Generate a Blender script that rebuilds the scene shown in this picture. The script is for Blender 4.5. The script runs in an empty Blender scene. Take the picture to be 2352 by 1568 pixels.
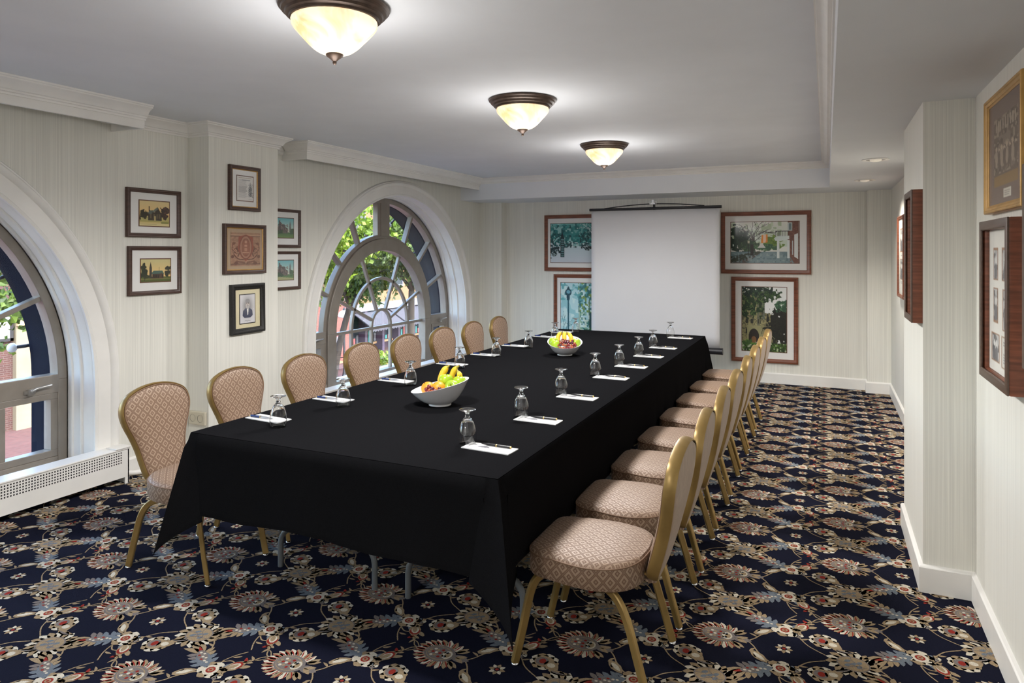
import bpy, math, random
import numpy as np
from mathutils import Vector, Matrix
sc = bpy.context.scene
C = sc.collection
PI = math.pi
R = math.radians

# ------------------------------------------------------------------ camera, sky, sun, exposure
H = 1.54
cam = bpy.data.cameras.new('camera'); cam_o = bpy.data.objects.new('camera', cam); C.objects.link(cam_o)
cam_o.location = (0, 0, H); cam_o.rotation_euler = (PI / 2, 0, math.atan(722 / 1575))
cam.sensor_width = 36; cam.lens = 36 * 1575 / 2352; cam.shift_y = -204 / 2352
cam.clip_start = 0.05; cam.clip_end = 400
sc.camera = cam_o
w = bpy.data.worlds.new('world'); sc.world = w; w.use_nodes = True
nt = w.node_tree; bg = nt.nodes['Background']
sky = nt.nodes.new('ShaderNodeTexSky'); sky.sky_type = 'NISHITA'; sky.sun_disc = False
sky.sun_elevation = R(48); sky.sun_rotation = R(100); sky.air_density = 1.0; sky.dust_density = 2.5
nt.links.new(sky.outputs[0], bg.inputs[0]); bg.inputs[1].default_value = 0.95
sun = bpy.data.lights.new('sun', 'SUN'); sun_o = bpy.data.objects.new('sun', sun); C.objects.link(sun_o)
sun.energy = 1.0; sun.angle = R(2); sun.color = (1, .95, .86)
sun_o.rotation_euler = Vector((-.72, .28, -.85)).to_track_quat('-Z', 'Y').to_euler()
LAMP_W = 14; FILL_W = 1.1; DOWN_W = 9; SHADE_E = .40
sc.view_settings.view_transform = 'Standard'; sc.view_settings.look = 'None'
sc.view_settings.exposure = 1.22; sc.view_settings.gamma = 1.0; sc.view_settings.use_curve_mapping = False

# ------------------------------------------------------------------ helpers
def srgb(r, g, b):
    f = lambda c: (c / 255 / 12.92) if c / 255 <= .04045 else ((c / 255 + .055) / 1.055) ** 2.4
    return (f(r), f(g), f(b))

MATS = {}
def mat(name, col, rough=.5, metal=0, noise=None, bump=None, spec=.5, emit=None, sheen=0, coat=0):
    if name in MATS: return MATS[name]
    m = bpy.data.materials.new(name); m.use_nodes = True; n = m.node_tree; b = n.nodes['Principled BSDF']
    b.inputs['Base Color'].default_value = (*col, 1); b.inputs['Roughness'].default_value = rough
    b.inputs['Metallic'].default_value = metal; b.inputs['Specular IOR Level'].default_value = spec
    if sheen: b.inputs['Sheen Weight'].default_value = sheen
    if coat: b.inputs['Coat Weight'].default_value = coat
    if emit:
        b.inputs['Emission Color'].default_value = (*emit[0], 1); b.inputs['Emission Strength'].default_value = emit[1]
    if noise:
        scale, amt = noise[0], noise[1]; vec = noise[2] if len(noise) > 2 else (1, 1, 1)
        tc = n.nodes.new('ShaderNodeTexCoord'); mp = n.nodes.new('ShaderNodeMapping'); mp.inputs['Scale'].default_value = vec
        nz = n.nodes.new('ShaderNodeTexNoise'); nz.inputs['Scale'].default_value = scale; nz.inputs['Detail'].default_value = 4
        n.links.new(tc.outputs['Object'], mp.inputs[0]); n.links.new(mp.outputs[0], nz.inputs['Vector'])
        cr = n.nodes.new('ShaderNodeValToRGB'); e = cr.color_ramp.elements
        e[0].position = .3; e[1].position = .7
        e[0].color = (*[max(0, c * (1 - amt)) for c in col], 1); e[1].color = (*[min(1, c * (1 + amt)) for c in col], 1)
        n.links.new(nz.outputs[0], cr.inputs[0]); n.links.new(cr.outputs[0], b.inputs['Base Color'])
        if bump:
            bp = n.nodes.new('ShaderNodeBump'); bp.inputs['Strength'].default_value = bump[0]; bp.inputs['Distance'].default_value = bump[1]
            n.links.new(nz.outputs[0], bp.inputs['Height']); n.links.new(bp.outputs[0], b.inputs['Normal'])
    MATS[name] = m
    return m

def glass_mat(name, tint=(1, 1, 1), base=.05, edge=.75, rough=.02):
    m = bpy.data.materials.new(name); m.use_nodes = True; n = m.node_tree; n.nodes.remove(n.nodes['Principled BSDF'])
    out = n.nodes['Material Output']; t = n.nodes.new('ShaderNodeBsdfTransparent'); t.inputs[0].default_value = (*tint, 1)
    g = n.nodes.new('ShaderNodeBsdfGlossy'); g.inputs['Roughness'].default_value = rough
    fr = n.nodes.new('ShaderNodeFresnel'); fr.inputs[0].default_value = 1.45
    mr = n.nodes.new('ShaderNodeMapRange'); mr.inputs[1].default_value = .03; mr.inputs[2].default_value = 1
    mr.inputs[3].default_value = base; mr.inputs[4].default_value = edge
    mx = n.nodes.new('ShaderNodeMixShader')
    n.links.new(fr.outputs[0], mr.inputs[0]); n.links.new(mr.outputs[0], mx.inputs[0]); n.links.new(t.outputs[0], mx.inputs[1])
    n.links.new(g.outputs[0], mx.inputs[2]); n.links.new(mx.outputs[0], out.inputs[0])
    return m

class G:
    def __init__(s): s.V = []; s.F = []; s.MI = []; s.UV = None; s.mi = 0
    def add(s, vs, fs):
        o = len(s.V); s.V += [tuple(v) for v in vs]
        for f in fs: s.F.append(tuple(i + o for i in f)); s.MI.append(s.mi)
        return s
    def box(s, x0, x1, y0, y1, z0, z1):
        return s.add([(x0,y0,z0),(x1,y0,z0),(x1,y1,z0),(x0,y1,z0),(x0,y0,z1),(x1,y0,z1),(x1,y1,z1),(x0,y1,z1)],
              [(0,3,2,1),(4,5,6,7),(0,1,5,4),(1,2,6,5),(2,3,7,6),(3,0,4,7)])
    def prism(s, pts, f0, f1):
        """pts: 2D polygon; f0,f1 map (a,b)->3D on the two ends"""
        n = len(pts)
        return s.add([f0(*p) for p in pts] + [f1(*p) for p in pts],
              [tuple(range(n - 1, -1, -1)), tuple(range(n, 2 * n))] + [(i, (i + 1) % n, n + (i + 1) % n, n + i) for i in range(n)])
    def lathe(s, prof, n=24, c=(0, 0, 0), caps=False):
        vs = []; fs = []
        for r, z in prof:
            for k in range(n):
                a = 2 * PI * k / n; vs.append((c[0] + r * math.cos(a), c[1] + r * math.sin(a), c[2] + z))
        for i in range(len(prof) - 1):
            for k in range(n):
                fs.append((i * n + k, i * n + (k + 1) % n, (i + 1) * n + (k + 1) % n, (i + 1) * n + k))
        if caps:
            fs.append(tuple(range(n - 1, -1, -1))); fs.append(tuple(range((len(prof) - 1) * n, len(prof) * n)))
        return s.add(vs, fs)
    def tube(s, path, r, n=8, up=None, closed=False, prof=None):
        """sweep a round (radius r, number or list) or given profile along a 3D path"""
        P = [Vector(p) for p in path]; m = len(P); vs = []; fs = []
        T = []
        for i in range(m):
            a = P[i - 1] if (i > 0 or closed) else P[i]; b = P[(i + 1) % m] if (i < m - 1 or closed) else P[i]
            T.append((b - a).normalized())
        u = Vector(up) if up else (Vector((0, 0, 1)) if abs(T[0].z) < .9 else Vector((1, 0, 0)))
        u = (u - T[0] * u.dot(T[0])).normalized()
        k = len(prof) if prof else n
        for i in range(m):
            u = (u - T[i] * u.dot(T[i])).normalized(); v = T[i].cross(u)
            rr = r[i] if isinstance(r, (list, tuple)) else r
            for j in range(k):
                if prof: a, b = prof[j]; a *= rr; b *= rr
                else: a = rr * math.cos(2 * PI * j / n); b = rr * math.sin(2 * PI * j / n)
                vs.append(P[i] + u * a + v * b)
        for i in range(m if closed else m - 1):
            for j in range(k):
                i2 = (i + 1) % m
                fs.append((i * k + j, i * k + (j + 1) % k, i2 * k + (j + 1) % k, i2 * k + j))
        if not closed: fs.append(tuple(range(k - 1, -1, -1))); fs.append(tuple(range((m - 1) * k, m * k)))
        return s.add(vs, fs)
    def obj(s, name, m, parent=None, smooth=None, bevel=0, col=None):
        me = bpy.data.meshes.new(name); me.from_pydata(s.V, [], s.F)
        for x in (m if isinstance(m, (list, tuple)) else [m]): me.materials.append(x)
        if any(s.MI): me.polygons.foreach_set('material_index', s.MI)
        if s.UV:
            uv = me.uv_layers.new(name='UVMap'); flat = []
            for f in s.F:
                for i in f: flat += list(s.UV[i])
            uv.data.foreach_set('uv', flat)
        if smooth is not None:
            me.shade_smooth()
            if smooth < 180: me.set_sharp_from_angle(angle=R(smooth))
        me.update()
        o = bpy.data.objects.new(name, me); C.objects.link(o)
        if parent: o.parent = parent
        if bevel:
            b = o.modifiers.new('bevel', 'BEVEL'); b.width = bevel; b.segments = 2; b.limit_method = 'ANGLE'; b.angle_limit = R(40)
        return o

def tag(o, label=None, cat=None, group=None, kind=None):
    if label: o['label'] = label
    if cat: o['category'] = cat
    if group: o['group'] = group
    if kind: o['kind'] = kind
    return o
def empty(name, loc=(0, 0, 0), rz=0, label=None, cat=None, group=None, kind=None):
    o = bpy.data.objects.new(name, None); C.objects.link(o); o.empty_display_size = .1
    o.location = loc; o.rotation_euler = (0, 0, rz)
    return tag(o, label, cat, group, kind)
def copy_tree(o, parent=None, loc=None, rz=None):
    c = o.copy(); C.objects.link(c); c.parent = parent
    if loc: c.location = loc
    if rz is not None: c.rotation_euler = (0, 0, rz)
    for ch in list(o.children): copy_tree(ch, c)
    return c
def structure(name, label=None):
    return empty(name, kind='structure', label=label)
def arcpts(r, a0, a1, n): return [(r * math.sin(a0 + (a1 - a0) * i / n), r * math.cos(a0 + (a1 - a0) * i / n)) for i in range(n + 1)]  # angle from vertical

# ------------------------------------------------------------------ materials
def wallpaper(name, col):
    m = bpy.data.materials.new(name); m.use_nodes = True; n = m.node_tree; b = n.nodes['Principled BSDF']
    b.inputs['Roughness'].default_value = .62
    b.inputs['Specular IOR Level'].default_value = .35
    g = n.nodes.new('ShaderNodeNewGeometry'); cols = []
    acc = None
    for sxy, sz, wgt in ((60, .12, .3), (190, .4, .95), (480, 3, .75)):
        mp = n.nodes.new('ShaderNodeVectorMath'); mp.operation = 'MULTIPLY'; mp.inputs[1].default_value = (sxy, sxy, sz)
        nz = n.nodes.new('ShaderNodeTexNoise'); nz.inputs['Scale'].default_value = 1; nz.inputs['Detail'].default_value = 1
        n.links.new(g.outputs['Position'], mp.inputs[0]); n.links.new(mp.outputs[0], nz.inputs['Vector'])
        ma = n.nodes.new('ShaderNodeMath'); ma.operation = 'MULTIPLY_ADD'; ma.inputs[1].default_value = wgt
        n.links.new(nz.outputs[0], ma.inputs[0])
        if acc: n.links.new(acc, ma.inputs[2])
        else: ma.inputs[2].default_value = 0
        acc = ma.outputs[0]
    cr = n.nodes.new('ShaderNodeValToRGB'); e = cr.color_ramp.elements
    e[0].position = .7; e[1].position = 1.35
    mr = n.nodes.new('ShaderNodeMath'); mr.operation = 'MULTIPLY'; mr.inputs[1].default_value = .5
    e[0].position = .36; e[1].position = .66
    e[0].color = (*[c * .88 for c in col], 1); e[1].color = (*[min(1, c * 1.07) for c in col], 1)
    n.links.new(acc, mr.inputs[0]); n.links.new(mr.outputs[0], cr.inputs[0]); n.links.new(cr.outputs[0], b.inputs['Base Color'])
    bp = n.nodes.new('ShaderNodeBump'); bp.inputs['Strength'].default_value = .12; bp.inputs['Distance'].default_value = .002
    n.links.new(mr.outputs[0], bp.inputs['Height']); n.links.new(bp.outputs[0], b.inputs['Normal'])
    return m
M_WALL = wallpaper('striped_wallpaper', (.81, .80, .735))
M_TRIM = mat('white_trim_paint', (.84, .825, .79), .38, noise=(6, .03))
M_CEIL = mat('ceiling_plaster', (.78, .80, .83), .85, noise=(2.2, .03), bump=(.08, .01))
M_SOFF = mat('soffit_plaster', (.78, .80, .83), .8, noise=(2.5, .02))
M_BRONZE = mat('window_bronze', (.30, .265, .225), .4, metal=.25, noise=(9, .08))
M_STEEL = mat('brushed_steel', (.6, .59, .57), .3, metal=.9)
M_NAVY = mat('navy_paint', (.007, .009, .018), .8, noise=(6, .15), spec=.05)
M_PANE = glass_mat('window_glass', (.97, .985, .98), .006, .15)
M_PGLASS = glass_mat('picture_glass', (1, 1, 1), .006, .12, .08)
M_GOLD = mat('gold_chair_metal', (.35, .23, .078), .37, metal=.5, noise=(14, .12), spec=.6)
M_CHROME = mat('chrome', (.7, .7, .72), .2, metal=1)
M_BLACKMETAL = mat('black_metal', (.012, .012, .016), .45)
M_GREYMETAL = mat('grey_table_metal', (.16, .175, .19), .45, metal=.3)
M_CLOTH = mat('black_tablecloth', (.0085, .0085, .0095), 1.0, noise=(260, .18), bump=(.12, .002), spec=0.0)
M_WHITEC = mat('white_ceramic', (.80, .80, .83), .18, coat=.4)
M_GOBLET = mat('goblet_glass', (.97, .97, .97), .0); M_GOBLET.node_tree.nodes['Principled BSDF'].inputs['Transmission Weight'].default_value = 1; M_GOBLET.node_tree.nodes['Principled BSDF'].inputs['IOR'].default_value = 1.45
M_MAHOG = mat('mahogany_wood', (.19, .062, .032), .35, noise=(7, .35, (1, 1, 12)))
M_DKWOOD = mat('dark_walnut_wood', (.070, .034, .024), .38, noise=(9, .3, (1, 1, 9)))
M_BLKFRAME = mat('black_carved_frame', (.012, .011, .010), .5, noise=(90, .4), bump=(.6, .004))
M_GILT = mat('gilt_wood', (.50, .29, .085), .38, metal=.3, noise=(20, .15))
M_GREYTOP = mat('frame_face_brown', (.10, .06, .042), .4, noise=(7, .2, (1, 1, 9)))

def fabric():
    m = bpy.data.materials.new('diamond_damask'); m.use_nodes = True; n = m.node_tree; b = n.nodes['Principled BSDF']
    b.inputs['Roughness'].default_value = .55; b.inputs['Sheen Weight'].default_value = .12; b.inputs['Sheen Roughness'].default_value = .4
    uv = n.nodes.new('ShaderNodeUVMap'); sp = n.nodes.new('ShaderNodeSeparateXYZ'); n.links.new(uv.outputs[0], sp.inputs[0])
    def ma(op, a, bb=None, cc=None):
        x = n.nodes.new('ShaderNodeMath'); x.operation = op
        for k, v in enumerate((a, bb, cc)):
            if v is None: continue
            if isinstance(v, (int, float)): x.inputs[k].default_value = v
            else: n.links.new(v, x.inputs[k])
        return x.outputs[0]
    S = 1 / .050
    u = sp.outputs[0]; v = ma('MULTIPLY', sp.outputs[1], .86)
    p = ma('MULTIPLY', ma('ADD', u, v), S); q = ma('MULTIPLY', ma('SUBTRACT', u, v), S)
    fp = ma('ABSOLUTE', ma('SUBTRACT', ma('FRACT', p), .5)); fq = ma('ABSOLUTE', ma('SUBTRACT', ma('FRACT', q), .5))
    d = ma('MAXIMUM', fp, fq)
    line = ma('GREATER_THAN', d, .465)
    ring = ma('MULTIPLY', ma('GREATER_THAN', d, .20), ma('LESS_THAN', d, .38))
    dot = ma('LESS_THAN', d, .085)
    k = ma('MINIMUM', ma('ADD', ma('ADD', ma('MULTIPLY', line, .35), ring), ma('MULTIPLY', dot, .7)), 1.0)
    mx = n.nodes.new('ShaderNodeMix'); mx.data_type = 'RGBA'
    mx.inputs[6].default_value = (.165, .095, .058, 1); mx.inputs[7].default_value = (.335, .235, .165, 1)
    n.links.new(k, mx.inputs[0]); n.links.new(mx.outputs[2], b.inputs['Base Color'])
    rr = ma('SUBTRACT', .62, ma('MULTIPLY', k, .16)); n.links.new(rr, b.inputs['Roughness'])
    return m
M_FAB = fabric()
M_PIPING = mat('fabric_piping', (.19, .11, .065), .6)
def ribbed():
    return mat('ribbed_back_fabric', (.33, .235, .165), .6, noise=(160, .2, (1, 1, .02)), sheen=.2)
M_FABBACK = ribbed()

def vcol_mat():
    m = bpy.data.materials.new('printed_paper'); m.use_nodes = True; n = m.node_tree; b = n.nodes['Principled BSDF']
    a = n.nodes.new('ShaderNodeVertexColor'); a.layer_name = 'print'
    n.links.new(a.outputs[0], b.inputs['Base Color']); b.inputs['Roughness'].default_value = .6
    return m
M_PRINT = vcol_mat()

# ------------------------------------------------------------------ room dimensions
XL, XR, XR2, YB, Y0 = -4.38, .60, .64, 8.64, -2.0
ZC, ZS = 2.50, 2.226
TX, TY = .03, 7.93          # tray edges
WX = -4.66                  # window plane
W_C = (1.47, 6.575)         # window centres
W_R, W_S, W_B = 1.485, .70, .15

# ------------------------------------------------------------------ carpet / floor
def build_floor():
    COLS = [(.0085, .0095, .021), (.33, .245, .150), (.60, .545, .44), (.27, .032, .024), (.19, .165, .155), (.155, .18, .21)]
    NAVY, BEI, CRE, RED, TAU, BLU = range(6)
    mats = [mat('carpet_' + nm, c, .95, noise=(420, .28), bump=(.5, .003), spec=.05) for nm, c in zip(('navy', 'beige', 'cream', 'red', 'taupe', 'blue'), COLS)]
    polys = []   # (pts, col, layer)
    rnd = random.Random(5)
    def rot(p, a, c): return (c[0] + p[0] * math.cos(a) - p[1] * math.sin(a), c[1] + p[0] * math.sin(a) + p[1] * math.cos(a))
    def poly(pts, col, lay): polys.append((pts, col, lay))
    def grow(i0, c, k):
        for i in range(i0, len(polys)):
            p, cc, l = polys[i]; polys[i] = ([(c[0] + (x - c[0]) * k, c[1] + (y - c[1]) * k) for x, y in p], cc, l)
    def disc(c, rx, ry, col, lay, n=14, a=0, wob=0):
        poly([rot((rx * math.cos(2 * PI * k / n) * (1 + wob * (k % 2)), ry * math.sin(2 * PI * k / n) * (1 + wob * (k % 2))), a, c) for k in range(n)], col, lay)
    def petal(c, a, L, W, col, lay, curl=0.0):
        up = []; dn = []
        for i, (t, wv) in enumerate(((0, .35), (.25, .85), (.5, 1), (.75, .7), (.9, .35), (1, .04))):
            off = curl * t * t * L
            up.append((t * L, off + wv * W / 2)); dn.append((t * L, off - wv * W / 2))
        poly([rot(p, a, c) for p in dn + up[::-1]], col, lay)
    def vine(pts, wd, col, lay=1, n=7):
        P = [pts[0]] + list(pts) + [pts[-1]]; q = []
        for i in range(1, len(P) - 2):
            for k in range(n):
                t = k / n; p0, p1, p2, p3 = P[i - 1], P[i], P[i + 1], P[i + 2]
                q.append(tuple(.5 * (2 * p1[d] + (p2[d] - p0[d]) * t + (2 * p0[d] - 5 * p1[d] + 4 * p2[d] - p3[d]) * t * t + (-p0[d] + 3 * p1[d] - 3 * p2[d] + p3[d]) * t ** 3) for d in (0, 1)))
        q.append(P[-2]); L = []; Rr = []
        for i in range(len(q)):
            a = q[max(0, i - 1)]; b = q[min(len(q) - 1, i + 1)]; dx, dy = b[0] - a[0], b[1] - a[1]; l = math.hypot(dx, dy) or 1
            ww = wd * .72 * (.85 + .3 * (i % 2)) / 2
            L.append((q[i][0] - dy / l * ww, q[i][1] + dx / l * ww)); Rr.append((q[i][0] + dy / l * ww, q[i][1] - dx / l * ww))
        for i in range(len(q) - 1): poly([L[i], Rr[i], Rr[i + 1], L[i + 1]], col, lay)
    # big pomegranate A at origin (flames to the left)
    n = 18
    for k in range(n):
        a = R(46) + (2 * PI - R(92)) * k / (n - 1)
        e = (.058 * math.cos(a), .046 * math.sin(a)); aim = a + (.35 if a < PI else -.35) * (1 - abs(math.cos(a)))
        petal(e, aim, .050, .027, BEI if k % 2 else CRE, 2, .25 if a < PI else -.25)
        petal((e[0] + .004 * math.cos(aim), e[1] + .004 * math.sin(aim)), aim + .20, .043, .0055, RED, 3, .2 if a < PI else -.2)
    for a in (-.62, -.36, .36, .62): petal((.058, .03 * math.copysign(1, a)), a * 1.5, .052, .022, BEI, 2)
    petal((.05, 0), 0, .075, .045, TAU, 2); petal((.07, 0), .5, .045, .02, BEI, 3); petal((.07, 0), -.5, .045, .02, BEI, 3)
    disc((0, 0), .064, .052, TAU, 4, 18); disc((-.002, 0), .054, .043, BEI, 5, 18); disc((-.004, 0), .05, .039, TAU, 6, 18)
    for (x, y, c) in ((-.03, 0, RED), (-.015, .016, BEI), (-.015, -.016, BEI), (0, 0, RED), (-.028, .02, CRE), (-.028, -.02, CRE), (.004, .022, RED), (.004, -.022, RED), (-.015, 0, CRE), (-.042, .008, BEI), (-.042, -.008, BEI), (.016, .012, BEI), (.016, -.012, BEI)):
        disc((x, y), .0068, .0068, c, 7, 7)
    disc((.032, 0), .02, .026, CRE, 7, 12); disc((.034, 0), .012, .017, BEI, 8, 10); disc((.028, .012), .006, .008, BLU, 8, 8); disc((.028, -.012), .006, .008, BLU, 8, 8)
    # sun B at (0, +-.2925): half belongs to each cell; drawn once at -.2925
    b0 = (.008, -.2925)
    for k in range(17):
        a = 2 * PI * k / 17 + .1
        petal((b0[0] + .042 * math.cos(a), b0[1] + .036 * math.sin(a)), a + .22, .056, .034, CRE if k % 2 else BEI, 2, .2)
    disc(b0, .058, .050, TAU, 3, 20); disc(b0, .053, .045, BEI, 4, 20)
    for (x, y) in ((-.02, .014), (-.02, -.014), (.02, .012), (.02, -.014), (.0, 0)): disc((b0[0] + x, b0[1] + y), .013, .008, BLU, 5, 8, rnd.random())
    for pts in ([(-.055, .0), (-.02, .004), (.01, -.012), (.05, -.01)], [(-.01, .048), (-.004, .02), (.02, .0), (.03, -.03)], [(-.03, -.04), (-.01, -.02), (.012, -.012)]):
        vine([(b0[0] + x, b0[1] + y) for x, y in pts], .0045, TAU, 6, 4)
    # star at (.244,0)
    s0 = (.244, 0)
    for k in range(8): petal((s0[0] + .006 * math.cos(k * PI / 4), s0[1] + .006 * math.sin(k * PI / 4)), k * PI / 4, .027, .016, CRE if k % 2 else BEI, 2)
    disc(s0, .012, .012, NAVY, 3, 10); disc(s0, .007, .007, RED, 4, 8)
    for m in (1, -1):
        P = lambda x, y: (x, m * y)
        # vines
        vine([P(.11, .0), P(.135, .03), P(.155, .065), P(.195, .11), P(.235, .135)], .0075, BEI)
        vine([P(.245, .145), P(.285, .12), P(.33, .06), P(.39, .02)], .007, BEI)
        vine([P(.09, .2925), P(.115, .27), P(.135, .235), P(.145, .2)], .0075, BEI)
        vine([P(.19, .165), P(.225, .185), P(.265, .215), P(.3, .205)], .0075, BEI)
        vine([P(.31, .2), P(.335, .245), P(.36, .285), P(.4, .2925)], .007, BEI)
        vine([P(-.07, .185), P(-.03, .235), P(.03, .245), P(.085, .215)], .0075, BEI)
        vine([P(.24, .14), P(.235, .19), P(.25, .24), P(.28, .285)], .007, BEI)
        vine([P(-.175, .09), P(-.15, .045), P(-.12, .03), P(-.1, .01)], .006, BEI)
        vine([P(-.17, .16), P(-.2, .13), P(-.235, .14)], .006, BEI)
        for (x, y, a) in ((.14, .045, 2.4), (.3, .095, .2), (.125, .255, 2.6), (.255, .235, .3), (.34, .25, 2.2), (-.02, .25, 1.2), (-.14, .05, 2.8)):
            petal(P(x, y), m * a, .032, .011, BEI, 2, .3)
        # leaf
        petal(P(.13, .066), m * .75, .085, .042, BEI, 2); petal(P(.14, .075), m * .75, .058, .020, CRE, 3); petal(P(.145, .075), m * 1.5, .03, .014, BEI, 2)
        # flower
        f = P(.24, .142); i0 = len(polys)
        for k in range(6): a = k * PI / 3 + .3; disc((f[0] + .026 * math.cos(a), f[1] + .026 * math.sin(a)), .019, .019, CRE if k % 2 else BEI, 2, 10, 0, .1)
        disc(f, .027, .027, CRE, 3, 12); disc(f, .016, .016, RED, 4, 10); disc(f, .010, .010, BEI, 5, 8); disc(f, .005, .005, RED, 6, 6)
        petal((f[0] - .03, f[1]), PI - .4, .035, .013, BLU, 1); petal((f[0] + .02, f[1] + m * .025), m * 1.0, .035, .013, BLU, 1)
        grow(i0, f, 1.14)
        # small bud cluster beside it
        c = P(.29, .178 - .055)
        for k in range(5): a = k * 2 * PI / 5; disc((c[0] + .012 * math.cos(a), c[1] + .012 * math.sin(a)), .010, .010, (CRE, BEI, BLU, CRE, TAU)[k], 2, 8)
        # peony
        p = P(-.093, .174); i0 = len(polys)
        for k in range(9): a = k * 2 * PI / 9; disc((p[0] + .03 * math.cos(a), p[1] + .028 * math.sin(a)), .018, .017, CRE if k % 3 else BEI, 2, 10, 0, .1)
        disc(p, .033, .03, BEI, 3, 14); disc((p[0] - .008, p[1]), .022, .022, TAU, 4, 12); disc((p[0] - .006, p[1]), .011, .014, RED, 5, 10)
        petal((p[0] + .005, p[1]), m * .5, .058, .045, BEI, 4); disc((p[0] + .028, p[1] + m * .012), .014, .012, CRE, 5, 9)
        grow(i0, p, 1.16)
        # tulip bud
        t = P(-.176, .092)
        petal((t[0] + .02, t[1] - m * .03), m * (PI / 2 + .5), .09, .05, BEI, 2); petal((t[0] + .016, t[1] - m * .022), m * (PI / 2 + .5), .05, .045, RED, 3)
        petal((t[0] + .013, t[1] - m * .014), m * (PI / 2 + .5), .05, .032, CRE, 4); petal((t[0] + .008, t[1] - m * .008), m * (PI / 2 + .5), .045, .02, BEI, 5)
        petal((t[0] - .01, t[1] + m * .03), m * 2.9, .03, .014, BEI, 2, .3); petal((t[0] - .01, t[1] + m * .03), m * 1.2, .03, .014, BEI, 2, -.3)
        petal((t[0] + .02, t[1] - m * .03), m * -.3, .03, .014, BEI, 2); petal((t[0] + .02, t[1] - m * .03), m * -2.2, .03, .014, RED, 2)
        # thistle / corn flower
        ca = m * -.55; o = P(.145, .19); i0 = len(polys)
        def L(x, y): return rot((x, m * y), ca, o)
        petal(L(-.03, 0), ca, .10, .048, BLU, 3)
        for x in (-.02, 0, .02, .045):
            petal(L(x, .012), ca + m * 2.0, .034, .018, BLU if x > .01 else BEI, 2); petal(L(x, -.012), ca - m * 2.0, .034, .018, BLU if x > .01 else TAU, 2)
        for a, l in ((2.75, .075), (3.14, .085), (3.5, .075)): petal(L(-.02, 0), ca + m * a, l, .023, BEI, 2, .25)
        petal(L(-.015, 0), ca + m * 3.1, .05, .012, RED, 3)
        disc(L(-.005, 0), .035, .016, TAU, 4, 12, ca)
        for x, y, cc in ((-.025, 0, CRE), (-.012, .008, CRE), (-.012, -.008, RED), (.002, 0, CRE), (.014, .007, CRE), (.014, -.007, RED), (.028, 0, CRE), (.04, .004, CRE)): disc(L(x, y), .0055, .0045, cc, 5, 6)
        grow(i0, o, 1.18)
        # long leaf by peony and small leaf
        petal(P(-.06, .215), m * .25, .085, .026, BEI, 2, .3); petal(P(-.05, .217), m * .3, .06, .009, TAU, 3, .3)
        petal(P(-.12, .075), m * 2.6, .045, .02, BEI, 2)
    # replicate: half-drop lattice
    A0 = (-1.828, 2.572); px, py = .478, .5845
    V = []; F = []; MI = []
    base = []; o = 0
    for pts, col, lay in polys: base.append((np.array(pts), col, .0006 + lay * .00022))
    x0, x1, y0, y1 = XL - .02, XR2 + .02, -.6, YB + .02
    for i in range(-6, 7):
        for j in range(-8, 14):
            cx = A0[0] + i * px; cy = A0[1] - i * (py / 2) + j * py
            # keep the lattice near the room
            k = math.floor((cy - 4) / py)
            if cx < x0 - .5 or cx > x1 + .4 or cy < y0 - .4 or cy > y1 + .4: continue
            for pts, col, z in base:
                p = pts + (cx, cy)
                m_ = p.mean(0)
                if not (x0 < m_[0] < x1 and y0 < m_[1] < y1): continue
                nn = len(p); V.append(np.column_stack([p, np.full(nn, z)])); F.append(tuple(range(o, o + nn))); MI.append(col); o += nn
    V = np.vstack(V)
    vs = V.tolist(); b = len(vs)
    vs += [(XL - .35, Y0 - .1, 0), (XR2 + .2, Y0 - .1, 0), (XR2 + .2, YB + .2, 0), (XL - .35, YB + .2, 0), (XL - .35, Y0 - .1, -.25), (XR2 + .2, Y0 - .1, -.25), (XR2 + .2, YB + .2, -.25), (XL - .35, YB + .2, -.25)]
    F.append((b, b + 1, b + 2, b + 3)); MI.append(0); F.append((b + 7, b + 6, b + 5, b + 4)); MI.append(0)
    for q in range(4): F.append((b + q, b + 4 + q, b + 4 + (q + 1) % 4, b + (q + 1) % 4)); MI.append(0)
    me = bpy.data.meshes.new('floor'); me.from_pydata(vs, [], F)
    for m in mats: me.materials.append(m)
    me.polygons.foreach_set('material_index', MI); me.update()
    fl = bpy.data.objects.new('floor', me); C.objects.link(fl)
    tag(fl, 'navy carpet woven with beige, cream and red flowers', None, None, 'structure')
build_floor()

# ------------------------------------------------------------------ walls
def wall_left():
    g = G(); xi, xo = XL, -4.92
    ys = [Y0]; n = 56
    def cols(yc):
        return [yc - W_R * math.cos(PI * k / n) for k in range(n + 1)]
    def top(yc, y, r): return W_S + math.sqrt(max(0, r * r - (y - yc) ** 2))
    spans = []
    prev = Y0
    for yc in W_C:
        g.box(xo, xi, prev, yc - W_R, 0, 2.6)
        cs = cols(yc)
        for a, b in zip(cs[:-1], cs[1:]):
            za, zb = top(yc, a, W_R), top(yc, b, W_R)
            g.add([(xi, a, za), (xi, b, zb), (xi, b, 2.6), (xi, a, 2.6), (xo, a, za), (xo, b, zb), (xo, b, 2.6), (xo, a, 2.6)],
                  [(0, 1, 2, 3), (7, 6, 5, 4), (0, 4, 5, 1)])
        g.box(xo, xi, yc - W_R, yc + W_R, -.2, W_B - .03)
        prev = yc + W_R
    g.box(xo, xi, prev, YB + .25, 0, 2.6)
    o = g.obj('wall_left', M_WALL); tag(o, 'cream striped wallpaper wall with the two arched windows', None, None, 'structure')
    # projecting column between the windows
    c = G().box(XL - .01, -4.17, 3.69, 4.395, 0, ZC + .02).obj('wall_column', M_WALL); tag(c, 'wallpapered wall column carrying three small frames', None, None, 'structure')
    c.name = 'wall_left_column'
wall_left()
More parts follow.
